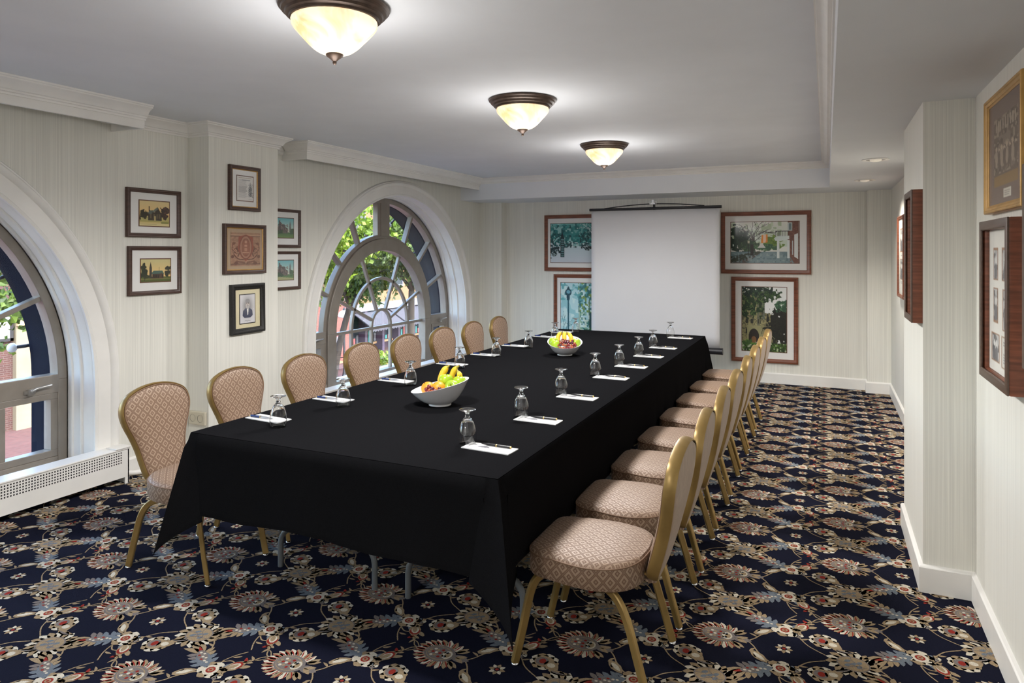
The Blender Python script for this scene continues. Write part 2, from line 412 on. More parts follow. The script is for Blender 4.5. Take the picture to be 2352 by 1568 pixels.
def wall_path(name, pts, z0, z1, th, label, m=M_WALL):
    """pts: plan polyline of the room face; thickness goes to the left of travel"""
    g = G()
    # extrude as closed polygon with outer return
    out = pts
    n = len(out)
    g.add([(x, y, z0) for x, y in out] + [(x, y, z1) for x, y in out], [(i, (i + 1) % n, n + (i + 1) % n, n + i) for i in range(n)] + [tuple(range(n, 2 * n)), tuple(range(n - 1, -1, -1))])
    o = g.obj(name, m); return tag(o, label, None, None, 'structure')
wall_path('wall_right', [(XR, Y0), (XR, 3.62), (.40, 3.62), (.40, 4.45), (XR2, 4.45), (XR2, YB + .2), (XR2 + .25, YB + .2), (XR2 + .25, Y0)], 0, 2.6, .2, 'pale striped right wall with a projecting pilaster')
wall_path('wall_back', [(XL, 8.48), (-4.045, 8.48), (-4.045, YB), (.41, YB), (.41, 8.48), (XR2 + .02, 8.48), (XR2 + .02, YB + .24), (XL, YB + .24)], 0, 2.6, .2, 'pale striped far wall behind the projection screen')
o = G().box(XL - .5, XR2 + .3, Y0 - .2, Y0, 0, 2.6).obj('wall_near', M_WALL); tag(o, 'striped wall behind the viewer', None, None, 'structure')
# ceiling + soffit
o = G().box(XL - .55, XR2 + .3, Y0 - .2, YB + .25, ZC, ZC + .35).obj('ceiling', M_CEIL); tag(o, 'pale grey plaster tray ceiling', None, None, 'structure')
s = G().box(TX, XR2 + .1, Y0, YB + .1, ZS, ZC + .01).obj('soffit', M_SOFF, o)
s = G().box(XL, TX, TY, YB + .1, ZS, ZC + .01).obj('soffit', M_SOFF, o)

def sweep_plan(path, prof, name, m=M_TRIM, parent=None, zref=0, closed=False):
    """mitred moulding: path plan points, prof [(out, z)], out = to the right-hand side of travel"""
    g = G(); n = len(path); k = len(prof); vs = []; fs = []
    for i in range(n):
        p = Vector(path[i]).to_2d() if False else Vector((path[i][0], path[i][1]))
        d0 = (p - Vector(path[i - 1])).normalized() if i > 0 else None
        d1 = (Vector(path[i + 1]) - p).normalized() if i < n - 1 else None
        if d0 is None: d0 = d1
        if d1 is None: d1 = d0
        n0 = Vector((d0.y, -d0.x)); n1 = Vector((d1.y, -d1.x))
        mt = (n0 + n1); mt = mt / max(.2, mt.dot(n0)) if mt.length > 1e-6 else n0
        for a, z in prof: vs.append((p.x + mt.x * a, p.y + mt.y * a, zref + z))
    for i in range(n - 1):
        for j in range(k):
            fs.append((i * k + j, i * k + (j + 1) % k, (i + 1) * k + (j + 1) % k, (i + 1) * k + j))
    fs.append(tuple(range(k - 1, -1, -1))); fs.append(tuple(range((n - 1) * k, n * k)))
    g.add(vs, fs)
    return g.obj(name, m, parent, smooth=35)
CROWN = [(-.005, 0.004), (.088, .004), (.088, -.010), (.080, -.013), (.078, -.020), (.066, -.026), (.050, -.036), (.038, -.050), (.030, -.066), (.020, -.070), (.020, -.080), (.012, -.084), (.010, -.096), (-.005, -.096)]
SMALLCROWN = [(a * .85, z * .75) for a, z in CROWN]
BASEB = [(-.005, 0), (.017, 0), (.017, .112), (.010, .120), (-.005, .126)]
def tr(nm, path, prof, label, zref=ZC, m=M_TRIM):
    o = sweep_plan(path, prof, nm, m, None, zref); return tag(o, label, None, None, 'structure')
# left wall travels +Y with room on the right (+X)
tr('trim_1', [(XL, 3.0), (XL, 3.69), (-4.17, 3.69), (-4.17, 4.395), (XL, 4.395), (XL, 4.72)], CROWN, 'white crown moulding wrapping the wall column')
tr('trim_2', [(XL, TY), (TX, TY), (TX, Y0)], SMALLCROWN, 'thin crown moulding inside the ceiling tray')
for nm, ya, yb, xf, lab in (('trim_3', Y0, 3.09, -4.07, 'long white valance box over the near arched window'), ('trim_4', 4.67, TY, -4.10, 'white valance box over the far arched window')):
    e = structure(nm, lab)
    G().box(xf - .02, xf, ya, yb, 2.352, ZC).obj('fascia', M_TRIM, e, bevel=.003)
    G().box(XL, xf - .018, yb - .02 if nm == 'trim_3' else ya, yb if nm == 'trim_3' else ya + .02, 2.352, ZC).obj('end_board', M_TRIM, e, bevel=.003)
    p = [(xf, ya), (xf, yb)] if nm == 'trim_3' else [(XL + .06, ya), (xf, ya), (xf, yb)]
    sweep_plan(p, CROWN, 'crown', M_TRIM, e, ZC)
    G().box(XL + .07, xf - .1, ya + .03, yb - .03, 2.41, 2.425).obj('curtain_track', mat('dark_track', (.05, .045, .04), .6), e)
# baseboards
tr('baseboard_left', [(XL, 3.15), (XL, 3.69), (-4.17, 3.69), (-4.17, 4.395), (XL, 4.395), (XL, 4.9)], BASEB, 'white baseboard below the left wall', 0)
tr('baseboard_left_far', [(XL, 8.24), (XL, 8.48), (-4.045, 8.48), (-4.045, YB), (-.4, YB)], BASEB, 'white baseboard in the far left corner', 0)
tr('baseboard_back', [(-.4, YB), (.41, YB), (.41, 8.48), (XR2, 8.48)], BASEB, 'white baseboard below the far wall', 0)
tr('baseboard_right', [(XR2, 8.48), (XR2, 4.45), (.40, 4.45), (.40, 3.62), (XR, 3.62), (XR, Y0)], BASEB, 'white baseboard below the right wall and pilaster', 0)

# ------------------------------------------------------------------ arched windows
def arc_band(g, yc, r0, r1, x0, x1, a0, a1, n=40, zc=W_S):
    """ring segment in the window plane between radii r0,r1; angle from vertical, + to larger Y"""
    vs = []; fs = []
    for i in range(n + 1):
        a = a0 + (a1 - a0) * i / n; s_, c_ = math.sin(a), math.cos(a)
        for r, x in ((r0, x0), (r1, x0), (r1, x1), (r0, x1)): vs.append((x, yc + r * s_, zc + r * c_))
    for i in range(n):
        for j in range(4): fs.append((i * 4 + j, i * 4 + (j + 1) % 4, i * 4 + 4 + (j + 1) % 4, i * 4 + 4 + j))
    fs.append((3, 2, 1, 0)); fs.append(tuple(n * 4 + j for j in range(4)))
    return g.add(vs, fs)
def bar(g, yc, p, q, wd, x0, x1):
    """straight bar from p to q (dy,z above spring)"""
    d = Vector((q[0] - p[0], q[1] - p[1])).normalized(); nn = Vector((-d.y, d.x)) * wd / 2
    pts = [(p[0] + nn.x, p[1] + nn.y), (p[0] - nn.x, p[1] - nn.y), (q[0] - nn.x, q[1] - nn.y), (q[0] + nn.x, q[1] + nn.y)]
    return g.prism(pts, lambda a, b: (x0, yc + a, W_S + b), lambda a, b: (x1, yc + a, W_S + b))
def pol(r, a): return (r * math.sin(a), r * math.cos(a))
def pane(yc, pts, parent):
    g = G(); g.prism(pts, lambda a, b: (WX - .026, yc + a, W_S + b), lambda a, b: (WX - .022, yc + a, W_S + b)); return g.obj('pane', M_PANE, parent)
def window(nm, yc, label):
    e = structure(nm, label)
    zb = W_B - W_S
    # casing: swept profile, U shape
    prof = [(W_R - .004, XL), (W_R - .004, XL + .018), (W_R + .012, XL + .022), (W_R + .018, XL + .016), (W_R + .105, XL + .016), (W_R + .112, XL + .026), (W_R + .128, XL + .036), (W_R + .142, XL + .036), (W_R + .150, XL + .028), (W_R + .158, XL + .028), (W_R + .165, XL + .018), (W_R + .165, XL - .002)]
    k = len(prof); vs = []; fs = []; st = []
    for z in (.235 - W_S, -.3): st.append(('v', -1, z))
    for i in range(61): st.append(('a', -PI / 2 + PI * i / 60, 0))
    for z in (-.3, .235 - W_S): st.append(('v', 1, z))
    for s_ in st:
        for r, x in prof:
            if s_[0] == 'v': vs.append((x, yc + s_[1] * r, W_S + s_[2]))
            else: vs.append((x, yc + r * math.sin(s_[1]), W_S + r * math.cos(s_[1])))
    for i in range(len(st) - 1):
        for j in range(k - 1): fs.append((i * k + j, i * k + j + 1, (i + 1) * k + j + 1, (i + 1) * k + j))
    G().add(vs, fs).obj('casing', M_TRIM, e, smooth=40)
    # plaster reveal with a small bead, inside
    vs = []; fs = []; pr = [(W_R + .002, XL + .004), (W_R - .004, XL - .012), (W_R - .006, XL - .10), (W_R - .016, XL - .104), (W_R - .020, XL - .112), (W_R - .016, XL - .12), (W_R - .008, XL - .125), (W_R - .010, XL - .19), (W_R - .022, XL - .195), (W_R - .024, XL - .225), (W_R - .012, WX + .03)]
    k = len(pr); st2 = [('v', -1, zb)] + [x for x in st if x[0] == 'a'] + [('v', 1, zb)]
    for s_ in st2:
        for r, x in pr:
            vs.append((x, yc + s_[1] * r, W_S + s_[2]) if s_[0] == 'v' else (x, yc + r * math.sin(s_[1]), W_S + r * math.cos(s_[1])))
    for i in range(len(st2) - 1):
        for j in range(k - 1): fs.append((i * k + j, (i + 1) * k + j, (i + 1) * k + j + 1, i * k + j + 1))
    G().add(vs, fs).obj('reveal', M_TRIM, e, smooth=35)
    # outside navy reveal
    g = G(); arc_band(g, yc, W_R - .045, W_R + .02, -4.97, WX - .07, -PI / 2, PI / 2, 60)
    for sg in (-1, 1): g.box(-4.97, WX - .07, *sorted((yc + sg * (W_R - .045), yc + sg * (W_R + .02))), W_B - .1, W_S)
    g.obj('outer_reveal', M_NAVY, e, smooth=40)
    G().box(WX - .3, XL + .02, yc - W_R + .004, yc + W_R - .004, W_B - .03, W_B).obj('sill', M_TRIM, e, bevel=.004)
    # bronze frame
    x0, x1 = WX - .06, WX + .03
    RO, RI = W_R - .016, W_R - .075
    g = G(); arc_band(g, yc, RI, RO, x0, x1, -PI / 2, PI / 2, 60)
    for sg in (-1, 1): g.box(x0, x1, *sorted((yc + sg * RI, yc + sg * RO)), W_B, W_S)
    g.box(x0, x1, yc - RI, yc + RI, W_B, W_B + .045); g.obj('frame', M_BRONZE, e, smooth=40, bevel=.004)
    g = G(); arc_band(g, yc, .865, 1.0, x0, x1 + .012, -PI / 2, PI / 2, 50); arc_band(g, yc, 1.0, 1.045, x0 + .01, x1 - .012, -PI / 2, PI / 2, 50)
    for sg in (-1, 1):
        g.box(x0, x1 + .012, *sorted((yc + sg * .865, yc + sg * 1.0)), W_B, W_S); g.box(x0 + .01, x1 - .012, *sorted((yc + sg * 1.0, yc + sg * 1.045)), W_B, W_S)
    g.obj('inner_arch', M_BRONZE, e, smooth=40, bevel=.004)
    g = G(); bar(g, yc, (0, 1.03), (0, RI + .01), .235, x0 + .01, x1 - .01); bar(g, yc, (0, 1.03), (0, RI + .01), .13, x0 + .005, x1); g.obj('mullion', M_BRONZE, e, bevel=.004)
    AO = [R(a) for a in (25.5, 46.5, 67.5)]
    for sg in (-1, 1):
        for a in AO:
            g = G(); bar(g, yc, pol(1.03, sg * a), pol(RI + .005, sg * a), .032, x0 + .015, x1 - .012); g.obj('muntin', M_BRONZE, e, bevel=.004)
        g = G(); g.box(x0, x1, *sorted((yc + sg * 1.02, yc + sg * (RI + .005))), W_S - .085, W_S + .035); g.obj('transom', M_BRONZE, e, bevel=.004)
        # vent sash below the transom
        ya, yb = sorted((yc + sg * 1.045, yc + sg * RI)); za, zc_ = W_B + .045, W_S - .085
        g = G(); g.box(x0 + .01, x1 - .004, ya, ya + .045, za + .045, zc_ - .04); g.box(x0 + .01, x1 - .004, yb - .045, yb, za + .045, zc_ - .04); g.box(x0 + .01, x1 - .004, ya, yb, za, za + .045); g.box(x0 + .01, x1 - .004, ya, yb, zc_ - .04, zc_)
        sash = g.obj('vent_sash', M_BRONZE, e, bevel=.003)
        ym = (ya + yb) / 2
        g = G(); g.box(x1, x1 + .012, ym - .035, ym + .035, W_S - .062, W_S - .04); g.box(x1 + .012, x1 + .03, ym - .018, ym + .018, W_S - .07, W_S - .03)
        g.tube([(x1 + .03, ym - .005, W_S - .045), (x1 + .042, ym + .02, W_S - .03), (x1 + .042, ym + .115, W_S - .022)], .008, 8); g.obj('handle', M_STEEL, e, smooth=50)
        pane(yc, [(sg * (1.09), zb + .09), (sg * (RI - .045), zb + .09), (sg * (RI - .045), -.125), (sg * 1.09, -.125)], e)
        # outer panes
        lim = [R(5.5)] + AO + [PI / 2 - R(1.5)]
        for a0, a1 in zip(lim[:-1], lim[1:]):
            q = [pol(1.035, sg * (a0 + (a1 - a0) * i / 8)) for i in range(9)] + [pol(RI + .005, sg * (a1 - (a1 - a0) * i / 8)) for i in range(9)]
            pane(yc, q, e)
    # inner fan
    r1, r2 = .185, .545
    xa, xb = WX - .04, WX - .005
    for r in (r1, r2):
        g = G(); arc_band(g, yc, r - .016, r + .016, xa, xb, -PI / 2, PI / 2, 30); g.obj('fan_ring', M_BRONZE, e, smooth=40, bevel=.003)
    AI = [R(a) for a in (-66.5, -25, 25, 66.5)]
    for a in AI:
        g = G(); bar(g, yc, pol(r1 + .01, a), pol(.875, a), .032, xa, xb); g.obj('muntin', M_BRONZE, e, bevel=.003)
    g = G(); g.box(xa, xb, yc - .87, yc + .87, W_S - .032, W_S); g.obj('muntin', M_BRONZE, e, bevel=.003)
    vx_ = (-r2, -r1, r1, r2)
    for y in vx_:
        g = G(); g.box(xa, xb, yc + y - .015, yc + y + .015, W_B + .04, W_S - .03); g.obj('muntin', M_BRONZE, e, bevel=.003)
    pane(yc, arcpts(r1, -PI / 2, PI / 2, 14), e)
    lim = [-PI / 2] + AI + [PI / 2]
    for ra, rb in ((r1, r2), (r2, .87)):
        for a0, a1 in zip(lim[:-1], lim[1:]):
            pane(yc, [pol(ra, a0 + (a1 - a0) * i / 8) for i in range(9)] + [pol(rb, a1 - (a1 - a0) * i / 8) for i in range(9)], e)
    ed = (-.87,) + vx_ + (.87,)
    for a, b in zip(ed[:-1], ed[1:]): pane(yc, [(a, zb + .04), (b, zb + .04), (b, -.03), (a, -.03)], e)
    return e
window('window_1', W_C[0], 'near arched window with taupe metal frame, cut by the left edge')
window('window_2', W_C[1], 'far arched window with fan muntins behind the chairs')

# radiator covers under the windows
def radiator(yc, label):
    e = empty('radiator_cover', (XL + .006, yc, 0), 0, label, 'radiator', 'radiator covers below the windows')
    hw, d, hh = 1.64, .125, .24
    # front panel with real perforations: grid of quads, holes left out
    g = G(); rows = [0.045, .135]; pitch = .0165; nr = 5; z = [.0, .045, .140] + [.146 + pitch * k for k in range(nr * 2 // 2 + 1)]
    zz = []
    for k in range(nr): zz += [.142 + k * pitch, .142 + k * pitch + .0085]
    zz = [.045] + zz + [hh - .012]
    yy = [-hw]; y = -hw + .05
    while y < hw - .05: yy += [y, y + .0085]; y += pitch
    yy.append(hw)
    for i in range(len(yy) - 1):
        for j in range(len(zz) - 1):
            if i % 2 == 1 and j % 2 == 1 and 1 <= i < len(yy) - 2 and 1 <= j < len(zz) - 2: continue
            g.add([(d, yy[i], zz[j]), (d, yy[i + 1], zz[j]), (d, yy[i + 1], zz[j + 1]), (d, yy[i], zz[j + 1])], [(0, 1, 2, 3)])
    g.box(d - .006, d, -hw, -hw + .03, 0, .046); g.box(d - .006, d, hw - .03, hw, 0, .046)
    g.obj('grille', M_TRIM, e)
    G().box(d - .02, d - .012, -hw + .01, hw - .01, .05, hh - .015).obj('inner_panel', mat('dark_interior', (.03, .028, .025), .8), e)
    G().box(.0, d + .006, -hw - .004, hw + .004, hh - .012, hh).obj('top', M_TRIM, e, bevel=.004)
    for sg in (-1, 1): G().box(.0, d, *sorted((sg * hw, sg * (hw - .012))), 0, hh - .012).obj('side', M_TRIM, e, bevel=.002)
    G().box(.03, d + .012, hw - .10, hw + .006, hh, hh + .008).obj('cap', M_TRIM, e, bevel=.002)
    return e
radiator(W_C[0], 'white perforated radiator cover below the near window')
radiator(W_C[1], 'white radiator cover below the far window, behind the chairs')

# ------------------------------------------------------------------ folding tables and cloths
TX0, TX1, TY0, TY1 = -2.535, -1.04, 2.15, 6.69
ZT = .745
def folding_table(x0, x1, y0, y1, label):
    e = empty('folding_table', ((x0 + x1) / 2, (y0 + y1) / 2, 0), 0, label, 'table', 'folding tables under the cloth')
    hx, hy = (x1 - x0) / 2, (y1 - y0) / 2
    G().box(-hx, hx, -hy, hy, ZT - .035, ZT - .004).obj('tabletop', mat('table_laminate', (.22, .17, .12), .5, noise=(8, .2)), e, bevel=.004)
    for sy in (-1, 1):
        y = sy * (hy - .43); r = .08; q = .28; zt = .195
        pts = [(-q, y, 0), (-q, y, zt - r)] + [(-q + r - r * math.cos(t), y, zt - r + r * math.sin(t)) for t in (R(22), R(45), R(68), R(90))]
        pts += [(-x, yy, z) for x, yy, z in pts[::-1]]
        lg = G().tube(pts, .0135, 10).obj('leg', M_GREYMETAL, e, smooth=60)
        G().tube([(0, y, zt + .2), (0, y - sy * .3, ZT - .04)], .010, 8).obj('brace', M_GREYMETAL, lg, smooth=60)
        for x in (-.12, .12): G().tube([(x, y, zt), (x, y, ZT - .036)], .011, 8).obj('post', M_GREYMETAL, lg, smooth=60)
xm = (TX0 + TX1) / 2; ym = 4.42
folding_table(TX0 + .01, xm - .003, TY0 + .01, ym - .003, 'folding table under the near cloth, window side')
folding_table(xm + .003, TX1 - .01, TY0 + .01, ym - .003, 'folding table under the near cloth, aisle side')
folding_table(TX0 + .01, xm - .003, ym + .003, TY1 - .01, 'folding table under the far cloth, window side')
folding_table(xm + .003, TX1 - .01, ym + .003, TY1 - .01, 'folding table under the far cloth, aisle side')

def cloth(name, label, x0, x1, ya, yb, near, D, Dc, z0, pleat, seed, flare=.005):
    """near=True: open end at yb, closed corners at ya; otherwise the other way round"""
    rnd = random.Random(seed); ph = [rnd.uniform(0, 6.28) for _ in range(8)]
    def side(p, q, n, nrm, s0):
        return [(('s', (p[0] + (q[0] - p[0]) * i / n, p[1] + (q[1] - p[1]) * i / n), nrm, s0 + i / n)) for i in range(n + 1)]
    yo, yc = (yb, ya) if near else (ya, yb)
    st = []
    NS = 90; cs = .05
    sg = -1 if near else 1
    def stations():
        L = abs(yo - yc)
        for i in range(NS + 1): yield ('s', (x0, yo + (yc - sg * cs - yo) * i / NS), (-1, 0), i / NS * L, 1)
        for i in range(1, 24): yield ('c', (x0, yc), ((0, -sg), (1, 0)), ((-1, 0), (0, sg)), -1 + 2 * i / 24)
        W = x1 - x0
        for i in range(41): yield ('s', (x0 + cs + (W - 2 * cs) * i / 40, yc), (0, sg), 7 + i / 40 * W, .7)
        for i in range(1, 24): yield ('c', (x1, yc), ((-1, 0), (0, -sg)), ((0, sg), (1, 0)), -1 + 2 * i / 24)
        for i in range(NS + 1): yield ('s', (x1, yc - sg * cs + (yo - yc + sg * cs) * i / NS), (1, 0), 20 + i / NS * L, 1)
    NV = 16; rows = []
    for s_ in stations():
        col = []
        for k in range(NV + 1):
            v = k / NV
            if s_[0] == 's':
                (px, py), nr, sp, pw = s_[1], s_[2], s_[3], s_[4]
                f = sum(math.sin(sp * fr + ph[i]) * am for i, (fr, am) in enumerate(((6.5, .35), (11.3, .45), (19.7, .5), (31, .3), (47, .2)))) * pleat * pw
                hemz = D + .010 * math.sin(sp * 3.1 + ph[6]) + .006 * math.sin(sp * 9 + ph[7])
                t = min(1, v / .10); rnd_ = .012 * math.sin(t * PI / 2)
                o = rnd_ + (flare + f + pleat * .9 * pw) * v ** 1.15
                z = z0 - hemz * v - 0
                col.append((px + nr[0] * o, py + nr[1] * o, z))
            else:
                (cx, cy), (dA, dB), (nA, nB), t = s_[1], s_[2], s_[3], s_[4]
                hv = v
                a = .05 + .10 * hv; base = .012 * math.sin(min(1, v / .1) * PI / 2) + flare * v ** 1.15
                PA = (cx + dA[0] * a + nA[0] * base, cy + dA[1] * a + nA[1] * base); PB = (cx + dB[0] * a + nB[0] * base, cy + dB[1] * a + nB[1] * base)
                if v < .03: a0 = .05
                ed = .010 + .135 * hv
                Tp = (cx + (nA[0] + nB[0]) * ed * .72, cy + (nA[1] + nB[1]) * ed * .72)
                l = (t + 1) / 2; wq = math.cos(PI * t / 2) ** .85
                lin = (PA[0] + (PB[0] - PA[0]) * l, PA[1] + (PB[1] - PA[1]) * l)
                # at the top the section follows the table corner itself
                cor = (cx + (dA[0] * max(0, -t) + dB[0] * max(0, t)) * .05, cy + (dA[1] * max(0, -t) + dB[1] * max(0, t)) * .05)
                bl = (lin[0] * (1 - wq) + Tp[0] * wq, lin[1] * (1 - wq) + Tp[1] * wq)
                k2 = min(1, v / .12); k2 = k2 * k2 * (3 - 2 * k2)
                p = (cor[0] * (1 - k2) + bl[0] * k2, cor[1] * (1 - k2) + bl[1] * k2)
                drop = D + (Dc - D) * max(0, 1 - abs(t) ** 1.5)
                col.append((p[0], p[1], z0 - drop * v))
        rows.append(col)
    g = G(); n = len(rows); k = NV + 1
    vs = [p for c in rows for p in c]
    fs = [(i * k + j, i * k + j + 1, (i + 1) * k + j + 1, (i + 1) * k + j) for i in range(n - 1) for j in range(NV)]
    g.add(vs, fs)
    # top sheet
    g.add([(x0, min(ya, yb), z0), (x1, min(ya, yb), z0), (x1, max(ya, yb), z0), (x0, max(ya, yb), z0)], [(0, 1, 2, 3)])
    o = g.obj(name, M_CLOTH, None, smooth=60)
    sd = o.modifiers.new('thickness', 'SOLIDIFY'); sd.thickness = .0025; sd.offset = 1
    wn = o.modifiers.new('normals', 'WEIGHTED_NORMAL'); wn.keep_sharp = True; wn.weight = 100
    return tag(o, label, 'tablecloth', 'black tablecloths')
cloth('tablecloth', 'black cloth over the near half of the table, corner folds hanging low', TX0, TX1, TY0, 4.50, True, .345, .515, .750, .006, 3)
cloth('tablecloth', 'black pleated cloth over the far half of the table, before the screen', TX0 + .006, TX1 - .006, 4.36, TY1, False, .40, .56, .7465, .013, 8)

# ------------------------------------------------------------------ banquet chairs
SQ = lambda a, b: [(a, b), (a * .75, b * 1.0)]
def rectprof(a, b, c=.35):
    """chamfered rectangle half sizes a,b"""
    k = min(a, b) * c
    return [(a, b - k), (a - k, b), (-a + k, b), (-a, b - k), (-a, -b + k), (-a + k, -b), (a - k, -b), (a, -b + k)]
def spline(pts, n=6):
    P = [pts[0]] + list(pts) + [pts[-1]]; q = []
    D_ = len(pts[0])
    for i in range(1, len(P) - 2):
        for k in range(n):
            t = k / n; p0, p1, p2, p3 = P[i - 1], P[i], P[i + 1], P[i + 2]
            q.append(tuple(.5 * (2 * p1[d] + (p2[d] - p0[d]) * t + (2 * p0[d] - 5 * p1[d] + 4 * p2[d] - p3[d]) * t * t + (-p0[d] + 3 * p1[d] - 3 * p2[d] + p3[d]) * t ** 3) for d in range(D_)))
    q.append(tuple(P[-2])); return q
def make_chair():
    e = empty('banquet_chair')
    # seat outline (half), front at +y
    half = [(0, .215), (.10, .214), (.155, .206), (.188, .178), (.205, .10), (.218, .0), (.212, -.08), (.178, -.155), (.11, -.20), (0, -.215)]
    hs = spline(half, 4); out = hs + [(-x, y) for x, y in hs[-2:0:-1]]
    n = len(out); g = G(); g.UV = []
    zt, zbm = .447, .352
    per = [0]
    for i in range(n): a = out[i]; b = out[(i + 1) % n]; per.append(per[-1] + math.hypot(b[0] - a[0], b[1] - a[1]))
    rings = [(.965, zbm, 's'), (1.0, zbm + .018, 's'), (1.0, zt - .032, 's'), (.992, zt - .018, 's')]
    vs = []; fs = []
    for s_, z, _ in rings:
        for i in range(n + 1):
            x, y = out[i % n]; zz = z + (.012 * (abs(y) / .215) ** 2 if z > .40 else 0)
            vs.append((x * s_, y * s_, zz - (.006 if y > .12 and z > .4 else 0))); g.UV.append((per[i], z * 1.05))
    m = n + 1
    for r_ in range(len(rings) - 1):
        for i in range(n): fs.append((r_ * m + i, r_ * m + i + 1, (r_ + 1) * m + i + 1, (r_ + 1) * m + i))
    b0 = len(vs); tr_ = [(.992, zt - .018), (.965, zt - .008), (.90, zt), (.7, zt + .008), (.4, zt + .012), (.05, zt + .013)]
    for s_, z in tr_:
        for i in range(n):
            x, y = out[i]; vs.append((x * s_, y * s_, z + (.012 * (abs(y) / .215) ** 2 - (.006 if y > .12 else 0)) * (1 if s_ > .9 else s_ * .5))); g.UV.append((x * s_ * 1.25, y * s_ * 1.25))
    for r_ in range(len(tr_) - 1):
        for i in range(n): fs.append((b0 + r_ * n + i, b0 + r_ * n + (i + 1) % n, b0 + (r_ + 1) * n + (i + 1) % n, b0 + (r_ + 1) * n + i))
    fs.append(tuple(b0 + (len(tr_) - 1) * n + i for i in range(n)))
    fs.append(tuple(range(n - 1, -1, -1)))
    uv = g.UV; g.UV = []; g.add(vs, fs); g.UV = uv
    seat = g.obj('seat', M_FAB, e, smooth=50)
    G().tube([(x * .994, y * .994, zt - .017 + .012 * (abs(y) / .215) ** 2 - (.006 if y > .12 else 0)) for x, y in out], .0032, 6, closed=True).obj('piping', M_PIPING, seat, smooth=180)
    # back: crown-shaped outline in (x, w); w along the tilt from bottom .36 to top .895
    bh = [(0, .0), (.055, .004), (.088, .022), (.112, .065), (.124, .13), (.135, .20), (.155, .27), (.180, .335), (.194, .390), (.190, .440), (.165, .483), (.12, .510), (.06, .528), (0, .534)]
    hb = spline(bh, 4); ob = hb + [(-x, y) for x, y in hb[-2:0:-1]]
    lean = R(11.5); bz, by = .362, -.232
    def bp(x, w_, d):   # d: forward distance from back mid plane
        w_ = w_ * .955; bow = -.02 * (x / .19) ** 2 * 0 + .018 * math.sin(PI * min(1, w_ / .534)) * -1
        dd = d + bow
        return (x, by - math.sin(lean) * w_ + math.cos(lean) * dd, bz + math.cos(lean) * w_ + math.sin(lean) * dd)
    nb = len(ob); cxy = (0, .27)
    def panel(sgn, name, m_, depth, puff, inset):
        g = G(); vs = []; uv = []; fs = []
        rg = [(1 - inset, depth * .55), (.975 - inset, depth), (.9 - inset, depth + puff * .45), (.7, depth + puff * .8), (.4, depth + puff), (.06, depth + puff)]
        for s_, d in rg:
            for x, w_ in ob:
                X_ = x * s_; W_ = cxy[1] + (w_ - cxy[1]) * s_
                vs.append(bp(X_, W_, sgn * d)); uv.append((X_ * 1.0, W_ * 1.0))
        for r_ in range(len(rg) - 1):
            for i in range(nb): fs.append((r_ * nb + i, r_ * nb + (i + 1) % nb, (r_ + 1) * nb + (i + 1) % nb, (r_ + 1) * nb + i))
        fs.append(tuple((len(rg) - 1) * nb + i for i in range(nb)))
        g.UV = []; g.add(vs, fs); g.UV = uv
        return g.obj(name, m_, e, smooth=60)
    fr = panel(1, 'backrest', M_FAB, .020, .016, .018)
    G().tube([bp(x * .962, cxy[1] + (w_ - cxy[1]) * .962, .0215) for x, w_ in ob], .0035, 6, closed=True).obj('piping', M_PIPING, fr, smooth=180)
    panel(-1, 'back_panel', M_FABBACK, .020, .006, .018)
    g = G(); vs = []; fs = []
    sec = [(-.005, -.019), (-.001, -.021), (.0035, -.012), (.0045, 0), (.0035, .012), (-.001, .021), (-.005, .019)]
    for i, (x, w_) in enumerate(ob):
        a = ob[i - 1]; b = ob[(i + 1) % nb]; dx, dy = b[0] - a[0], b[1] - a[1]; l = math.hypot(dx, dy); nx, ny = -dy / l, dx / l
        if nx * x + ny * (w_ - .27) < 0: nx, ny = -nx, -ny
        for o_, d in sec: vs.append(bp(x + nx * o_, w_ + ny * o_, d))
    k = len(sec)
    for i in range(nb):
        for j in range(k - 1): fs.append((i * k + j, ((i + 1) % nb) * k + j, ((i + 1) % nb) * k + j + 1, i * k + j + 1))
    g.add(vs, fs).obj('back_frame', M_GOLD, e, smooth=50)
    # legs: bent rectangular tube
    lp = rectprof(.0145, .0105)
    for sx in (-1, 1):
        pf = spline([(sx * .10, .13, .345), (sx * .140, .155, .344), (sx * .166, .178, .325), (sx * .174, .198, .27), (sx * .178, .225, .14), (sx * .180, .255, .012)], 5)
        pb = spline([(sx * .10, -.02, .345), (sx * .145, -.085, .344), (sx * .178, -.14, .322), (sx * .194, -.178, .26), (sx * .200, -.215, .14), (sx * .205, -.252, .012)], 5)
        for p in (pf, pb):
            lg = G().tube(p, 1, prof=lp, up=(0, 0, 1)).obj('leg', M_GOLD, e, smooth=40)
            x, y, z = p[-1]; G().lathe([(.0, 0), (.013, 0), (.015, .004), (.013, .010), (.009, .013)], 12, (x, y, 0)).obj('glide', M_CHROME, lg, smooth=50)
        # flat bars from seat to back
        G().tube([(sx * .06, -.17, .385), (sx * .06, -.215, .385), (sx * .06, -.243, .398), (sx * .06, -.255, .44)], 1, prof=rectprof(.005, .014), up=(0, 0, 1)).obj('back_support', M_GOLD, e, smooth=40)
    # fabric flap between seat and back
    g = G(); g.UV = []
    fl = [(-.07, -.19, .375), (.07, -.19, .375), (.075, -.225, .36), (.05, -.245, .352), (-.05, -.245, .352), (-.075, -.225, .36)]
    g.prism([(p[0], p[1]) for p in fl], lambda a, b: (a, b, .374 + (b + .19) * .3), lambda a, b: (a, b, .366 + (b + .19) * .3)); g.UV = [(v[0], v[1]) for v in g.V]
    g.obj('flap', M_FAB, e)
    # under-seat plate
    G().box(-.13, .13, -.12, .15, .338, .354).obj('seat_pan', mat('seat_pan_black', (.02, .018, .016), .7), e)
    return e
chair = make_chair()
